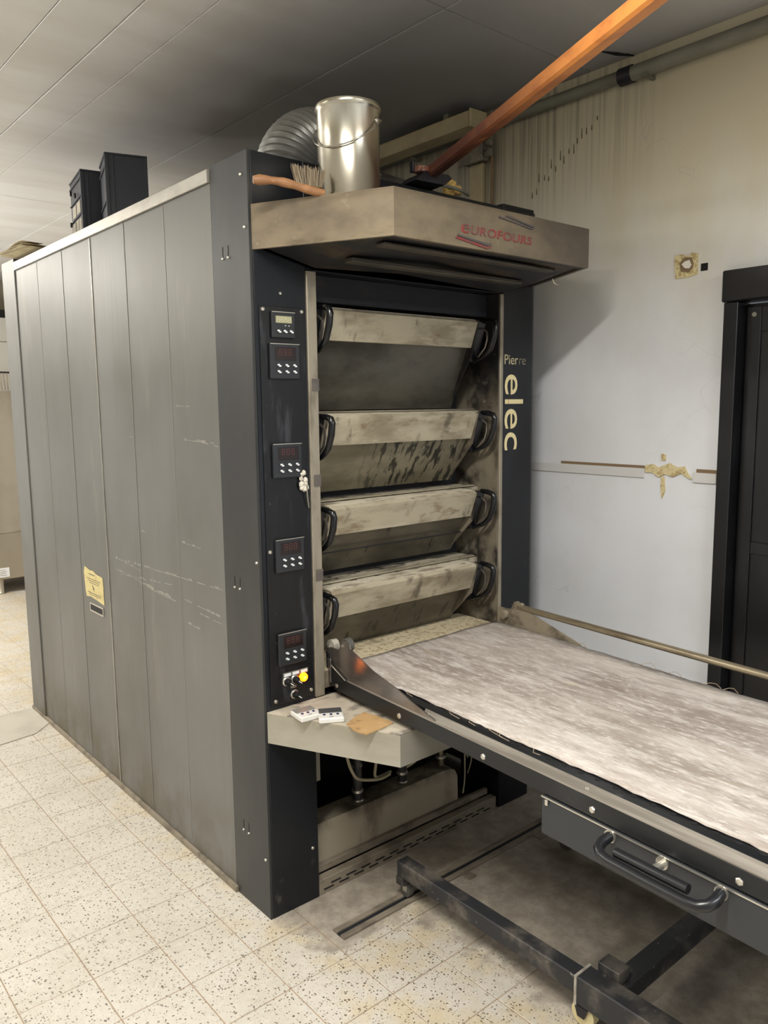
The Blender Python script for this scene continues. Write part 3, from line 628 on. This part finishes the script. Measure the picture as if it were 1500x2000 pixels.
lo = [hl.verts.new(v) for v in vs]; up = [hl.verts.new((v[0], v[1], v[2]+.006)) for v in vs]
hl.faces.new(lo); hl.faces.new(up[::-1])
for k in range(6): hl.faces.new((lo[k], lo[(k+1) % 6], up[(k+1) % 6], up[k]))
obj('hood_underside', hl, M['hoodin'], hd)
obj('filter_bar', box(B(), .24, .98, -.30, -.262, 2.026, 2.036, .003), M['filter'], hd)
obj('filter_bar', box(B(), .24, .98, -.16, -.12, 2.002, 2.016, .003), M['filter'], hd)
obj('hood_lip', box(B(), .205, 1.035, -.372, -.35, HB+.001, HB+.008), M['hoodin'], hd)
obj('hook', tube(B(), [(1.13, -.17, 2.033), (1.135, -.175, 2.018), (1.145, -.18, 2.012), (1.15, -.18, 2.02)], .0025, 6), M['chrome'], hd, True)
# lettering on the hood
yl = -.3852
X, Z = (1, 0, 0), (0, 0, 1)
text('lettering', 'e', .054, M['red'], hd, (.442, yl, 2.071), X, Z, .002, 1, .12, 0, 1.45)
text('lettering', 'UROFOURS', .034, M['red'], hd, (.482, yl, 2.071), X, Z, .002, 1.06, .12, 0, 1.46)
obj('swoosh', prism(B(), [(.43, 2.060), (.434, 2.064), (.560, 2.052), (.568, 2.055), (.568, 2.050), (.555, 2.046)], 1, yl-.003, yl), M['darkletter'], hd)
obj('swoosh', prism(B(), [(.424, 2.053), (.43, 2.057), (.556, 2.043), (.568, 2.046), (.566, 2.041), (.553, 2.037)], 1, yl-.003, yl), M['red'], hd)
obj('swoosh', prism(B(), [(.60, 2.131), (.604, 2.135), (.612, 2.134), (.76, 2.120), (.752, 2.116), (.612, 2.130)], 1, yl-.003, yl), M['darkletter'], hd)
obj('swoosh', prism(B(), [(.632, 2.138), (.638, 2.142), (.765, 2.126), (.757, 2.122)], 1, yl-.003, yl), M['darkletter'], hd)
# lettering on the right post, the big word turned on its side
text('lettering', 'Pier', .052, M['worn2'], ov, (1.070, -.0006, 1.742), X, Z, .0005, 1, 0, 0, .95)
text('lettering', 're', .052, M['worn'], ov, (1.152, -.0006, 1.742), X, Z, .0005, 1, 0, -.0008, .95)
text('lettering', 'elec', .150, M['cream'], ov, (1.078, -.0006, 1.712), (0, 0, -1), (1, 0, 0), .0006, 1.0, 0, .0002, 1.22)

# tray shelf under the opening
ty = [(.008, -.0008), (.200, -.392), (1.04, -.392), (1.232, -.0008)]
tr2 = obj('tray_shelf', prism(B(), ty, 2, .6765, .6795), M['traytop'], ov)
ti = inset(ty, .01)
for k in range(3): obj('tray_edge', prism(B(), [ty[k], ty[k+1], ti[k+1], ti[k]], 2, .582, .6763), M['tray'], tr2)

# lower cavity
obj('cavity_back', box(B(), .187, 1.061, .42, .44, .0, .69), M['void'], ov)
obj('cavity_top', box(B(), .187, 1.061, .0, .419, .64, .675), M['void'], ov)
obj('side_bracket', box(B(), .188, .27, .10, .112, .34, .60), M['tray'], ov)
tk = [(.19, .060), (.80, .060), (.875, .060), (.89, .075), (.888, .17), (.873, .200), (.845, .212), (.8, .214), (.19, .214)]
obj('water_tank', prism(B(), tk, 1, .058, .145), M['tank'], ov)
obj('tank_rail', box(B(), .188, 1.04, .040, .056, .052, .075, .001), M['plinth'], ov)
obj('plinth', box(B(), .188, 1.05, .002, .034, .0, .052, .002), M['plinth'], ov)
for k in range(13):
    for s, z in ((0, .014), (.03, .027)):
        x = .205+.064*k+s
        if x+.04 < 1.04: obj('vent_slot', box(B(), x, x+.040, .0, .0018, z, z+.004), M['void'], ov)
for (x, zt) in ((.43, .0), (.64, .0), (.84, .0)):
    h = obj('hose', tube(B(), [(x, .1, .215), (x-.002, .1, .30), (x+.004, .11, .42), (x, .12, .63)], .017 if x < .8 else .011, 12), M['hose'] if x < .8 else M['rod'], ov, True)
    for z in (.245, .335): obj('hose_clamp', lathe(B(), [(.019, 0), (.021, .002), (.021, .010), (.019, .012)], (x-.001+(.004 if z > .3 else 0), .1+(.008 if z > .3 else 0), z), 16), M['chrome'], h, True)
    if x < .8: obj('hose_nozzle', lathe(B(), [(.02, 0), (.012, .012), (.012, .02)], (x, .1, .214), 12), M['chrome'], h, True)
cabs = [[(.365, .10, .5), (.375, .085, .39), (.395, .08, .33), (.43, .085, .295), (.52, .09, .265), (.58, .10, .262)],
        [(.56, .11, .5), (.53, .10, .37), (.505, .09, .32), (.515, .10, .27), (.60, .12, .258)],
        [(.79, .12, .5), (.755, .10, .34), (.705, .09, .285), (.66, .11, .255)],
        [(.95, .1, .62), (.955, .09, .35), (.952, .08, .15), (.93, .07, .08)],
        [(.97, .14, .50), (.985, .10, .28), (1.0, .09, .20), (1.01, .12, .12)],
        [(.96, .16, .45), (.985, .14, .27), (1.02, .13, .18)]]
for k, c in enumerate(cabs):
    bm = B(); P = [Vector(p) for p in c]; S = []
    for a in range(len(P)-1):
        p0, p1, p2, p3 = P[max(a-1, 0)], P[a], P[a+1], P[min(a+2, len(P)-1)]
        for u in range(5):
            t = u/5; S.append(.5*((2*p1)+(-p0+p2)*t+(2*p0-5*p1+4*p2-p3)*t*t+(-p0+3*p1-3*p2+p3)*t**3))
    S.append(P[-1]); obj('cable', tube(bm, S, .0055 if k < 3 else .003, 8), M['cable'], ov, True)

# ------------------------------------------------------------------ the loader
ya, pi_ = math.radians(2.283), math.radians(.514)
V = Vector((math.sin(ya)*math.cos(pi_), math.cos(ya)*math.cos(pi_), math.sin(pi_))); U = Vector((math.cos(ya), -math.sin(ya), 0)); Wv = U.cross(V)
T = Matrix((U, V, Wv)).transposed().to_4x4(); T.translation = Vector((.25, 0, .78))
ld = thing('oven_loader', (.62, -1.0, 0), 'wheeled oven loader with a floury canvas belt and black side rails', 'oven loader')
L = -1.95
def lb(name, a, mt, bev=.001, par=None): return obj(name, box(B(), *a, bev, T), M[mt], par or ld)
# canvas belt: gently rippled cloth with frayed long edges
bm = B(); NU, NV = 20, 90; g = []
rr = random.Random(11)
ea = [rr.uniform(-.0012, .0012) for _ in range(NV+1)]; eb = [rr.uniform(-.002, .002) for _ in range(NV+1)]
for j in range(NV+1):
    v = .004+(L+.02)*j/NV; row = []
    for i in range(NU+1):
        u0 = .056+ea[j]+.0022*math.sin(j*.31)+.0012*math.sin(j*.83); u1 = .786+eb[j] - .012*min(1, max(0, (-v-.1)))
        if v > -.30: u0 -= (.30+v)*.14
        u = u0+(u1-u0)*i/NU
        vv = v+(.004+.040*u)*max(0, 1-j/8.0)
        wz = -.0165+.0065*i/NU+.0010*math.sin(i*.9+j*.16)+.0007*math.sin(i*2.1-j*.31)
        if i in (0, NU): wz += rr.uniform(0, .0025)
        if j < 1: wz -= .001
        row.append(bm.verts.new(T @ Vector((u, vv, wz))))
    g.append(row)
for j in range(NV):
    for i in range(NU): bm.faces.new((g[j][i], g[j][i+1], g[j+1][i+1], g[j+1][i]))
belt = obj('canvas_belt', bm, M['belt'], ld, True)
mod = belt.modifiers.new('s', 'SOLIDIFY'); mod.thickness = .002; mod.offset = -1
# frayed threads
for k, (u, v, ln) in enumerate(((.03, -.52, .05), (.03, -.60, .03), (.032, -.665, .06), (.03, -.70, .05), (.03, -.82, .03), (.035, -.34, .03), (.775, -.62, .05), (.772, -.72, .04), (.775, -.36, .04), (.77, -.84, .05), (.772, -.9, .04))):
    s = -1 if u < .4 else 1; q = random.Random(k)
    P = [(u+s*-.006, v, -.006), (u+s*.008*q.random(), v-ln*.3, .0), (u+s*.014, v-ln*.55, -.004+.006*q.random()), (u+s*.004, v-ln, -.008)]
    obj('loose_thread', tube(B(), P, .0009, 5, T), M['thread'], belt, True)
lb('belt_bed', (.06, .775, L, -.03, -.05, -.0215), 'drawer')
obj('front_roller', cyl(B(), (.03, -.035, -.032), (.79, -.035, -.032), .016, 16, T), M['rod'], ld, True)
# left rail, strip and perforated ledge
lb('side_rail', (0, .045, L, -.015, -.083, -.038), 'rail', .002)
obj('rail_strip', prism(B(), [(.0, -.0375), (.0, -.034), (.018, -.025), (.019, -.0205), (.0225, -.020), (.0225, -.0375)], 1, L, -.44, T), M['strip'], ld)
obj('rail_strip', prism(B(), [(.0, -.0375), (.0, -.034), (.010, -.030), (.010, -.0375)], 1, -.4395, -.08, T), M['strip'], ld)
led = lb('perforated_ledge', (.0228, .085, L, -.16, -.030, -.0195), 'rail', .0005)
for k in range(34):
    v = -.24-.0475*k
    if v > L+.02:
        e = B(); P = [(.0490+.0060*math.cos(a*PI/4), v+.008*math.sin(a*PI/4)) for a in range(8)]; prism(e, P, 2, -.0194, -.0188, T); obj('punched_hole', e, M['void'], led)
for v in (-.014-.02, -.349, -.687, -1.025, -1.362, -1.7):
    screw(ld, (0, v, -.0645), (-1, 0, 0), .0085, 'bolt', T, None, 6)
for v in (-.41, -.46, -1.0): screw(ld, (.012, v, -.0285), (0, 0, 1), .005, 'rivet', T)
# front nose: side plates with wheels
pL = [(.024, -.075), (.028, .018), (.033, .044), (.020, .050), (-.014, .053), (-.042, .054), (-.054, .069), (-.066, .086), (-.080, .091), (-.099, .086), (-.106, .071), (-.122, .067), (-.223, .032), (-.335, .011), (-.399, -.008), (-.50, -.030), (-.50, -.0372), (-.07, -.0372), (-.035, -.075)]
obj('nose_plate', prism(B(), pL, 0, .002, .006, T), M['plate'], ld)
pG = [(.020, .040), (.012, .020), (.010, -.02), (-.03, -.02), (-.092, -.036), (-.092, -.0375), (.0, -.075), (.022, -.082)]
obj('hinge_bracket', prism(B(), [(.018, .035), (.010, .030), (-.004, -.004), (-.092, -.0362), (.018, -.08)], 0, -.004, .0015, T), M['rail'], ld)
obj('latch', box(B(), -.0085, -.0045, -.012, .006, -.060, .018, .001, T), M['plate'], ld)
obj('edge_strip', tube(B(), [(-.005, -.008, -.002), (-.005, -.088, -.033)], .002, 6, T), M['chrome'], ld)
pR = [(.024, -.06), (.024, .050), (-.040, .052), (-.048, .060), (-.060, .084), (-.078, .090), (-.094, .082), (-.112, .064), (-.19, .044), (-.36, -.002), (-.40, -.02), (-.40, -.06)]
obj('nose_plate', prism(B(), pR, 0, .787, .791, T), M['plate2'], ld)
for (v, w0, u, mt) in ((.012, .051, .020, 'wheel'), (-.067, .073, .020, 'wheeldark')):
    wv = cyl(B(), (u-.011, v, w0), (u+.011, v, w0), .0215, 24, T); wl = obj('nose_wheel', wv, M[mt], ld, True)
    obj('axle_bolt', cyl(B(), (-.001, v, w0), (.030, v, w0), .005, 8, T), M['chrome'], wl, True)
for (v, w0) in ((-.020, .030), (-.078, .060)):
    wl = obj('nose_wheel', cyl(B(), (.765, v, w0), (.785, v, w0), .018, 20, T) if v > -.05 else cyl(B(), (.7915, v, w0+.006), (.80, v, w0+.006), .014, 16, T), M['plate2'], ld, True)
lb('side_rail', (.789, .83, L, -.10, -.09, -.04), 'rail', .002)
obj('guard_rod', tube(B(), [(.795, -.075, .066), (.795, -.10, .066), (.795, -1.0, .060), (.795, -1.8, .055)], .0115, 14, T), M['rod'], ld, True)
obj('rod_end', cyl(B(), (.7915, -.078, .066), (.812, -.078, .066), .014, 14, T), M['plate2'], ld, True)
obj('rod_post', cyl(B(), (.80, -1.75, -.06), (.80, -1.75, .056), .010, 10, T), M['rod'], ld, True)
# drawer-like side box with its pull bar
bx = lb('side_box', (-.004, .30, L, -.884, -.180, -.0855), 'drawer', .0015)
lb('box_lip', (-.007, -.0042, L, -.884, -.0885, -.0855), 'chrome', .0, bx)
lb('hinge_pin', (-.010, -.0045, -.905, -.897, -.104, -.090), 'chrome', .001, bx)
hb = []
for t in range(9): a = t/8*PI/2; hb.append((-.045-.0+.0-.020*math.sin(a)+.0, -1.085+.03*0-.0-(.020-.020*math.cos(a))*0, -.112))
HP = [(-.006, -1.078, -.100), (-.030, -1.075, -.106), (-.048, -1.079, -.112), (-.058, -1.092, -.117), (-.060, -1.110, -.120), (-.060, -1.20, -.121), (-.060, -1.290, -.120), (-.058, -1.312, -.117), (-.048, -1.328, -.112), (-.030, -1.334, -.106), (-.006, -1.332, -.100)]
hn = obj('pull_bar', tube(B(), HP, .0115, 14, T), M['grip'], bx, True)
th = obj('locking_lever', tube(B(), [(-.044, -1.118, -.104), (-.044, -1.285, -.102)], .0105, 12, T), M['grip'], bx, True)
obj('lever_stem', cyl(B(), (-.004, -1.205, -.104), (-.040, -1.205, -.104), .009, 12, T), M['chrome'], bx, True)
for v in (-1.078, -1.332, -1.205): obj('mounting_collar', cyl(B(), (-.004, v, -.1), (-.010, v, -.1), .014, 14, T), M['chrome'], bx, True)
# rolling base
def bb(name, a, mt, bev=.003, par=None): return obj(name, box(B(), *a, bev), M[mt], par or ld)
b1 = bb('base_beam', (.374, .421, -.872, -.170, .078, .130), 'tube')
b2 = bb('base_beam', (.366, .429, -1.85, -.874, .060, .138), 'tube')
obj('sleeve_edge', box(B(), .364, .431, -.882, -.874, .058, .140, .001), M['wheel'], b2)
bb('beam_end', (.372, .423, -.20, -.168, .050, .0775), 'tube', .002, b1)
cs = obj('caster', lathe(B(), [(.010, -.012), (.021, -.010), (.021, .010), (.010, .012)], (.397, -.196, .030), 20, (1, 0, 0)), M['wheeldark'], ld, True)
obj('caster_fork', box(B(), .383, .411, -.205, -.187, .030, .0495, .001), M['chrome'], cs)
cs = obj('caster', lathe(B(), [(.012, -.014), (.034, -.012), (.034, .012), (.012, .014)], (.388, -.895, .034), 24, (1, 0, 0)), M['castor'], ld, True)
obj('caster_fork', prism(B(), [(-.915, .0595), (-.875, .0595), (-.885, .03), (-.905, .03)], 0, .4035, .409), M['dark'], cs)
obj('caster_fork', prism(B(), [(-.915, .0595), (-.875, .0595), (-.885, .03), (-.905, .03)], 0, .3665, .372), M['dark'], cs)
bb('cross_beam', (.4305, .99, -.978, -.922, .070, .122), 'tube')
bb('beam_bracket', (.4295, .478, -.965, -.900, .123, .160), 'tube', .002)
bb('base_beam', (.992, 1.055, -1.85, -.30, .060, .138), 'tube')
cs = obj('caster', lathe(B(), [(.012, -.012), (.030, -.010), (.030, .010), (.012, .012)], (1.022, -.36, .030), 20, (1, 0, 0)), M['wheeldark'], ld, True)
for x in (.397, 1.022): 
    bb('lift_column', (x-.022, x+.022, -1.80, -1.74, .139, .595 if x < .9 else .685), 'tube')
    obj('caster', lathe(B(), [(.012, -.012), (.030, -.010), (.030, .010), (.012, .012)], (x, -1.80, .030), 20, (1, 0, 0)), M['wheeldark'], ld, True)

# ------------------------------------------------------------------ things on the tray
def digital_timer(cx, cy, rot, wd, ln, scr, label):
    z = .6797
    t = thing('kitchen_timer', (cx, cy, z), label, 'timer', 'kitchen timers on the tray shelf')
    Tm = Matrix.Translation((cx, cy, z)) @ Matrix.Rotation(rot, 4, 'Z')
    obj('timer_case', box(B(), -wd/2, wd/2, -ln/2, ln/2, 0.0, .016, .003, Tm), M['timer'], t)
    obj('timer_screen', box(B(), -wd/2+.003, wd/2-.003, ln*.02, ln/2-.002, .0162, .0178, .0005, Tm), M[scr], t)
    for k in (-1, 0, 1): obj('timer_button', cyl(B(), Tm @ Vector((k*wd*.27, -ln*.14, .0162)), Tm @ Vector((k*wd*.27, -ln*.14, .0182)), .0042, 12), M['blue'], t, True)
    obj('timer_print', box(B(), -.006, .006, -ln*.36, -ln*.33, .0161, .0165, 0, Tm), M['blue'], t)
digital_timer(.078, -.108, math.radians(-6), .070, .072, 'timergrey', 'white kitchen timer with a flat grey screen nearest the control panel')
digital_timer(.125, -.166, math.radians(-31), .074, .078, 'timerdark', 'white kitchen timer with a dark screen turned askew, nearest the cardboard piece')
tag(obj('cardboard_piece', prism(B(), [(.225, -.200), (.235, -.250), (.24, -.318), (.20, -.325), (.126, -.331), (.118, -.29), (.131, -.235), (.18, -.21)], 2, .6797, .6825), M['card']), 'flat brown stained piece of cardboard lying on the tray under the loader', 'cardboard')

# dried dough lump hanging on the control plate
dl = thing('dough_lump', (.155, -.012, 1.34), 'crumpled white dried dough lump with a cord stuck on the control panel edge', 'dough lump')
bm = B(); q = random.Random(3)
for k in range(16):
    bx_, bz_ = (.150+q.uniform(-.010, .012), 1.352+q.uniform(0, .052)) if k < 9 else (.148+q.uniform(-.020, .016), 1.350+q.uniform(-.004, .014))
    bmesh.ops.create_icosphere(bm, subdivisions=1, radius=q.uniform(.006, .010), matrix=Matrix.Translation((bx_, -.014+q.uniform(-.004, .003), bz_)) @ Matrix.Diagonal((1, .8, 1.1, 1)))
obj('dough', bm, M['lump'], dl)
obj('cord', tube(B(), [(.158, -.012, 1.385), (.160, -.022, 1.36), (.163, -.018, 1.33), (.172, -.012, 1.29)], .0022, 6), M['conduit'], dl, True)

# ------------------------------------------------------------------ things on the hood and on top
bc = Vector((.222, -.172, HT+.0005))
bk = thing('metal_bucket', bc, 'shiny tin bucket with a wire bail standing on the hood corner', 'bucket')
obj('bucket_wall', lathe(B(), [(.0855, 0), (.0885, .002), (.0885, .010), (.086, .014), (.086, .232), (.089, .236), (.092, .243), (.0905, .250), (.086, .252), (.082, .249), (.080, .242), (.084, .236), (.084, .02), (.0, .018)], bc, 48), M['tin'], bk, True)
vd = Vector((.62, .78, 0)).normalized(); rt = Vector((.78, -.62, 0)).normalized(); rt, vd = (rt*math.cos(.42)-vd*math.sin(.42)), (vd*math.cos(.42)+rt*math.sin(.42))
for s in (-1, 1):
    e = bc+rt*s*.088+Vector((0, 0, .205)); obj('ear', lathe(B(), [(.011, 0), (.011, .002), (.006, .007), (.003, .008)], e-rt*s*.002, 14, rt*s), M['tin'], bk, True)
bp = []
for k in range(17):
    a = PI*k/16; r = .0975
    bp.append(bc+rt*(-math.cos(a)*r)-vd*(math.sin(a)*r*.98)+Vector((0, 0, .205-.080*math.sin(a))))
obj('bail', tube(B(), bp, .0022, 8), M['tin'], bk, True)
br = thing('bench_brush', (.07, -.17, HT), 'wooden bench brush with grey bristles up, hanging over the hood edge beside the bucket', 'brush')
A = Vector((-.062, -.132, 2.180)); Bp = Vector((.118, -.196, 2.1675)); dr_ = (Bp-A)
n = 12; P = []; R = []
for k in range(n+1):
    t = k/n; P.append(A+dr_*t+Vector((0, 0, .006*math.sin(t*PI*1.5)))); R.append([.010, .0135, .012, .0095, .010, .012, .0115, .010, .0105, .0115, .0115, .011, .0095][k])
obj('brush_handle', tube(B(), P, R, 12), M['handle'], br, True)
bm = B(); q = random.Random(9); ax = dr_.normalized(); sd = ax.cross(Vector((0, 0, 1))).normalized()
for k in range(170):
    t = q.uniform(.60, .97); b0 = A+dr_*t+sd*q.uniform(-.008, .008)+Vector((0, 0, .006))
    tp = b0+Vector((0, 0, q.uniform(.040, .052)))+ax*((t-.80)*.06+q.uniform(-.004, .004))+sd*q.uniform(-.006, .006)
    tube(bm, [b0, tp], [.0011, .0006], 3)
bs = obj('bristles', bm, M['bristle'], br); bs['kind'] = 'stuff'

# corrugated duct on the oven top
du = thing('flexible_duct', (.44, .26, 2.285), 'corrugated aluminium exhaust duct arching behind the tin bucket', 'duct')
bm = B(); P = []; R = []; NN = 128
c0 = Vector((.445, .26, 2.30)); hdv = Vector((1, .12, 0)).normalized()
for k in range(NN+1):
    a = PI*k/NN; P.append(c0+hdv*(-math.cos(a)*.15)+Vector((0, 0, math.sin(a)*.155))); R.append(.107+(.0045 if k % 4 == 0 else (-.003 if k % 4 == 2 else 0)))
obj('duct_bend', tube(bm, P, R, 28), M['alu'], du, True)
obj('duct_collar', lathe(B(), [(.115, .0008), (.115, .02), (.110, .024)], c0-hdv*.15, 28), M['trim'], du, True)
obj('branch_pipe', tube(B(), [(.70, .29, 2.385), (.80, .26, 2.365), (.92, .22, 2.335)], .040, 18), M['pipe'], du, True)

# wooden pole tool
H0 = Vector((.672, -.035, 2.345)); H1 = Vector((.178, -1.118, 2.324)); dp = (H1-H0).normalized()
po = thing('pole_tool', (.68, 0, 2.3), 'long orange varnished wooden pole with a dark head resting above the hood', 'pole tool')
S = dp.cross(Vector((0, 0, 1))).normalized(); Zp = S.cross(dp).normalized()
TP = Matrix((dp, S, Zp)).transposed().to_4x4(); TP.translation = H0
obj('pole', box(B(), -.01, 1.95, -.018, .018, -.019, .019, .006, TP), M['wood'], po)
TH = Matrix.Translation((.672, .0, 2.318)) @ Matrix.Rotation(math.radians(-8), 4, 'Z')
hp = [(-.075, -.03), (-.058, -.055), (.060, -.055), (.078, -.02), (.060, .06), (-.055, .06)]
obj('head', prism(B(), [(-.070, -.010), (-.03, .022), (.06, .022), (.075, .012), (.045, -.012)], 1, -.05, .06, TH), M['dark'], po)
obj('head_clamp', box(B(), -.052, -.012, -.045, .0, .0225, .040, .003, TH), M['clamp'], po)
obj('head_clamp', box(B(), -.060, -.052, -.02, .0, .0225, .058, .002, TH), M['dark'], po)
# yellow foam and a bent strip behind the pole
fo = B(); q = random.Random(5)
for k in range(9):
    bmesh.ops.create_icosphere(fo, subdivisions=2, radius=q.uniform(.012, .020), matrix=Matrix.Translation((.850+q.uniform(-.018, .018), .055+q.uniform(-.015, .015), 2.318+q.uniform(0, .034))))
for v in fo.verts: v.co += Vector([q.uniform(-.002, .002) for _ in range(3)])
tag(obj('foam_lump', fo, M['foam']), 'torn yellow-brown foam lump on the oven top beside the pole head', 'foam')
P = [(.76+.13*t/10, .012-.02*math.sin(t/10*PI), 2.3165+.012*(1-t/10)**2) for t in range(11)]
tag(obj('bent_strip', tube(B(), P, .006, 8), M['conduit'], None, True), 'pale bent strip lying on the oven edge below the yellow foam', 'strip')
tag(obj('cover_plate', box(B(), 1.064, 1.236, .004, .18, 2.3005, 2.312, .001), M['post']), 'flat black plate on top of the right front post', 'plate')

# crates at the back of the oven top
def crate(corner, rot, wx, ly, h, label, cards):
    z = 2.2925
    t = thing('plastic_crate', (corner[0], corner[1], z), label, 'crate', 'dark crates on the oven top')
    Tc = Matrix.Translation((corner[0], corner[1], z)) @ Matrix.Rotation(rot, 4, 'Z')
    bm = B(); th = .006
    box(bm, 0, wx, 0, th, 0, h, 0, Tc); box(bm, 0, wx, ly-th, ly, 0, h, 0, Tc); box(bm, 0, th, th, ly-th, 0, h, 0, Tc); box(bm, wx-th, wx, th, ly-th, 0, h, 0, Tc); box(bm, th, wx-th, th, ly-th, 0, .006, 0, Tc); box(bm, th, wx-th, th, ly-th, h-.01, h-.004, 0, Tc)
    obj('crate_body', bm, M['crate'], t)
    obj('corner_rib', box(B(), -.004, .012, -.004, .012, 0.002, h, .002, Tc), M['crate'], t)
    obj('corner_rib', box(B(), .022, .030, -.004, -.0003, 0.002, h, .001, Tc), M['crate'], t)
    obj('corner_rib', box(B(), wx-.008, wx+.004, -.004, -.0003, 0.002, h, .001, Tc), M['crate'], t)
    n = 4 if cards else 2
    for k in range(n):
        zz = h*(k+1)/(n+.3); obj('rim_rib', box(B(), -.006, -.0003, .013, ly-.004, zz-.006, zz, .001, Tc), M['crate'], t)
    obj('rim', box(B(), -.005, wx+.005, -.0045, ly+.004, h+.0003, h+.008, .002, Tc), M['crate'], t)
    if cards:
        for (a, b, c, d) in ((.03, .08, .075, .125), (.09, .15, .080, .130), (.17, .24, .08, .130), (.04, .12, .150, .200), (.14, .22, .150, .200), (.05, .11, .010, .055), (.13, .20, .01, .055)):
            obj('card_slip', box(B(), -.0035, -.0003, a, b, c, d, 0, Tc), M['label'], t)
        for (a, c) in ((.10, .22), (.23, .12), (.2, .25)): obj('catch', box(B(), -.014, -.0062, a, a+.012, c, c+.02, .001, Tc), M['black'], t)
crate((.116, 1.269), math.radians(-16), .158, .22, .31, 'plain dark crate without card slips on the oven top, nearer the bucket', False)
crate((.122, 1.558), math.radians(-10), .150, .27, .31, 'dark crate with pale card slips on its left side, behind the plain crate', True)
# loose papers at the back corner
pa = thing('paper_sheets', (0, 2.0, 2.312), 'thin stack of curled cream papers on the rear left corner of the oven top', 'papers')
q = random.Random(2)
for k in range(7):
    bm = B(); z0 = 2.3115+.0035*k; an = q.uniform(-.12, .12); cx, cy = -.01+q.uniform(-.008, .008), 1.99+q.uniform(-.01, .01); rws = []
    for i in range(7):
        for_side = []
        for s in (-.045, .045):
            u = -.17+.34*i/6; zz = z0+.006*math.sin(i*1.1+k)*(k/6)+(.003 if s < 0 else 0)
            for_side.append(bm.verts.new((cx+s*math.cos(an)-u*math.sin(an), cy+s*math.sin(an)+u*math.cos(an), zz)))
        rws.append(for_side)
    for i in range(6): bm.faces.new((rws[i][0], rws[i][1], rws[i+1][1], rws[i+1][0]))
    o = obj('sheet', bm, M['paper'], pa); md = o.modifiers.new('s', 'SOLIDIFY'); md.thickness = .0008

# ------------------------------------------------------------------ the back of the room, seen past the oven's left edge
mc = thing('stainless_machine', (.6, 5.55, 0), 'stainless steel bakery machine on feet beyond the rear left edge of the oven', 'machine')
obj('machine_base', box(B(), -.25, 1.30, 5.30, 5.85, .130, .530, .006), M['steel'], mc)
bm = B(); P = []
for k in range(25):
    a = -PI/2+PI*(k/24-.5)*1.15; P.append((.62+.62*math.cos(a), min(5.86, 5.86+.56*math.sin(a))))
prism(bm, P, 2, .532, 1.742); obj('machine_bowl', bm, M['steel'], mc, True)
obj('bowl_rim', prism(B(), [(.62+(x-.62)*1.02, 5.86+(y-5.86)*1.02) for x, y in P], 2, 1.742, 1.752), M['trim'], mc)
for k in range(34):
    x = .16+.027*k; yy = 5.86-.52*math.sqrt(max(0, 1-((x-.62)/.62)**2))
    obj('guard_bar', cyl(B(), (x, yy, 1.7525), (x, yy+.02, 1.90), .007, 6), M['steel'], mc)
gp = [(.10+.104*k, 5.86-.52*math.sqrt(max(0, 1-((.10+.104*k-.62)/.62)**2))+.02, 1.905) for k in range(11)]
obj('guard_hoop', tube(B(), gp, .008, 8), M['dark'], mc, True)
for (x, y) in ((.625, 5.34), (-.2, 5.34), (1.24, 5.34), (.6, 5.8)):
    ft = obj('foot', lathe(B(), [(.030, 0), (.032, .012), (.026, .02), (.026, .13)], (x, y, 0), 16), M['steel'], mc, True)
lbm = obj('maker_label', box(B(), .55, .692, 5.2975, 5.2995, .150, .232), M['white'], mc)
for k in range(4): obj('label_line', box(B(), .60, .60+.07-.01*(k % 2), 5.2968, 5.2974, .165+.015*k, .169+.015*k), M['ink'], mc)
cb = thing('wall_cupboard', (.9, 6.05, 1.6), 'white enamel wall cupboard with a black top, far behind the oven', 'cupboard')
obj('cupboard_body', box(B(), .45, 1.36, 5.92, 6.24, 1.60, 2.42, .003), M['white_lacquer'], cb)
obj('cupboard_top', box(B(), .44, 1.37, 5.90, 6.245, 2.4205, 2.49, .003), M['black'], cb)
obj('cupboard_door', box(B(), .452, 1.358, 5.900, 5.9195, 2.207, 2.418, .002), M['white_lacquer'], cb)
obj('cupboard_door', box(B(), .452, 1.358, 5.900, 5.9195, 1.602, 2.199, .002), M['white_lacquer'], cb)
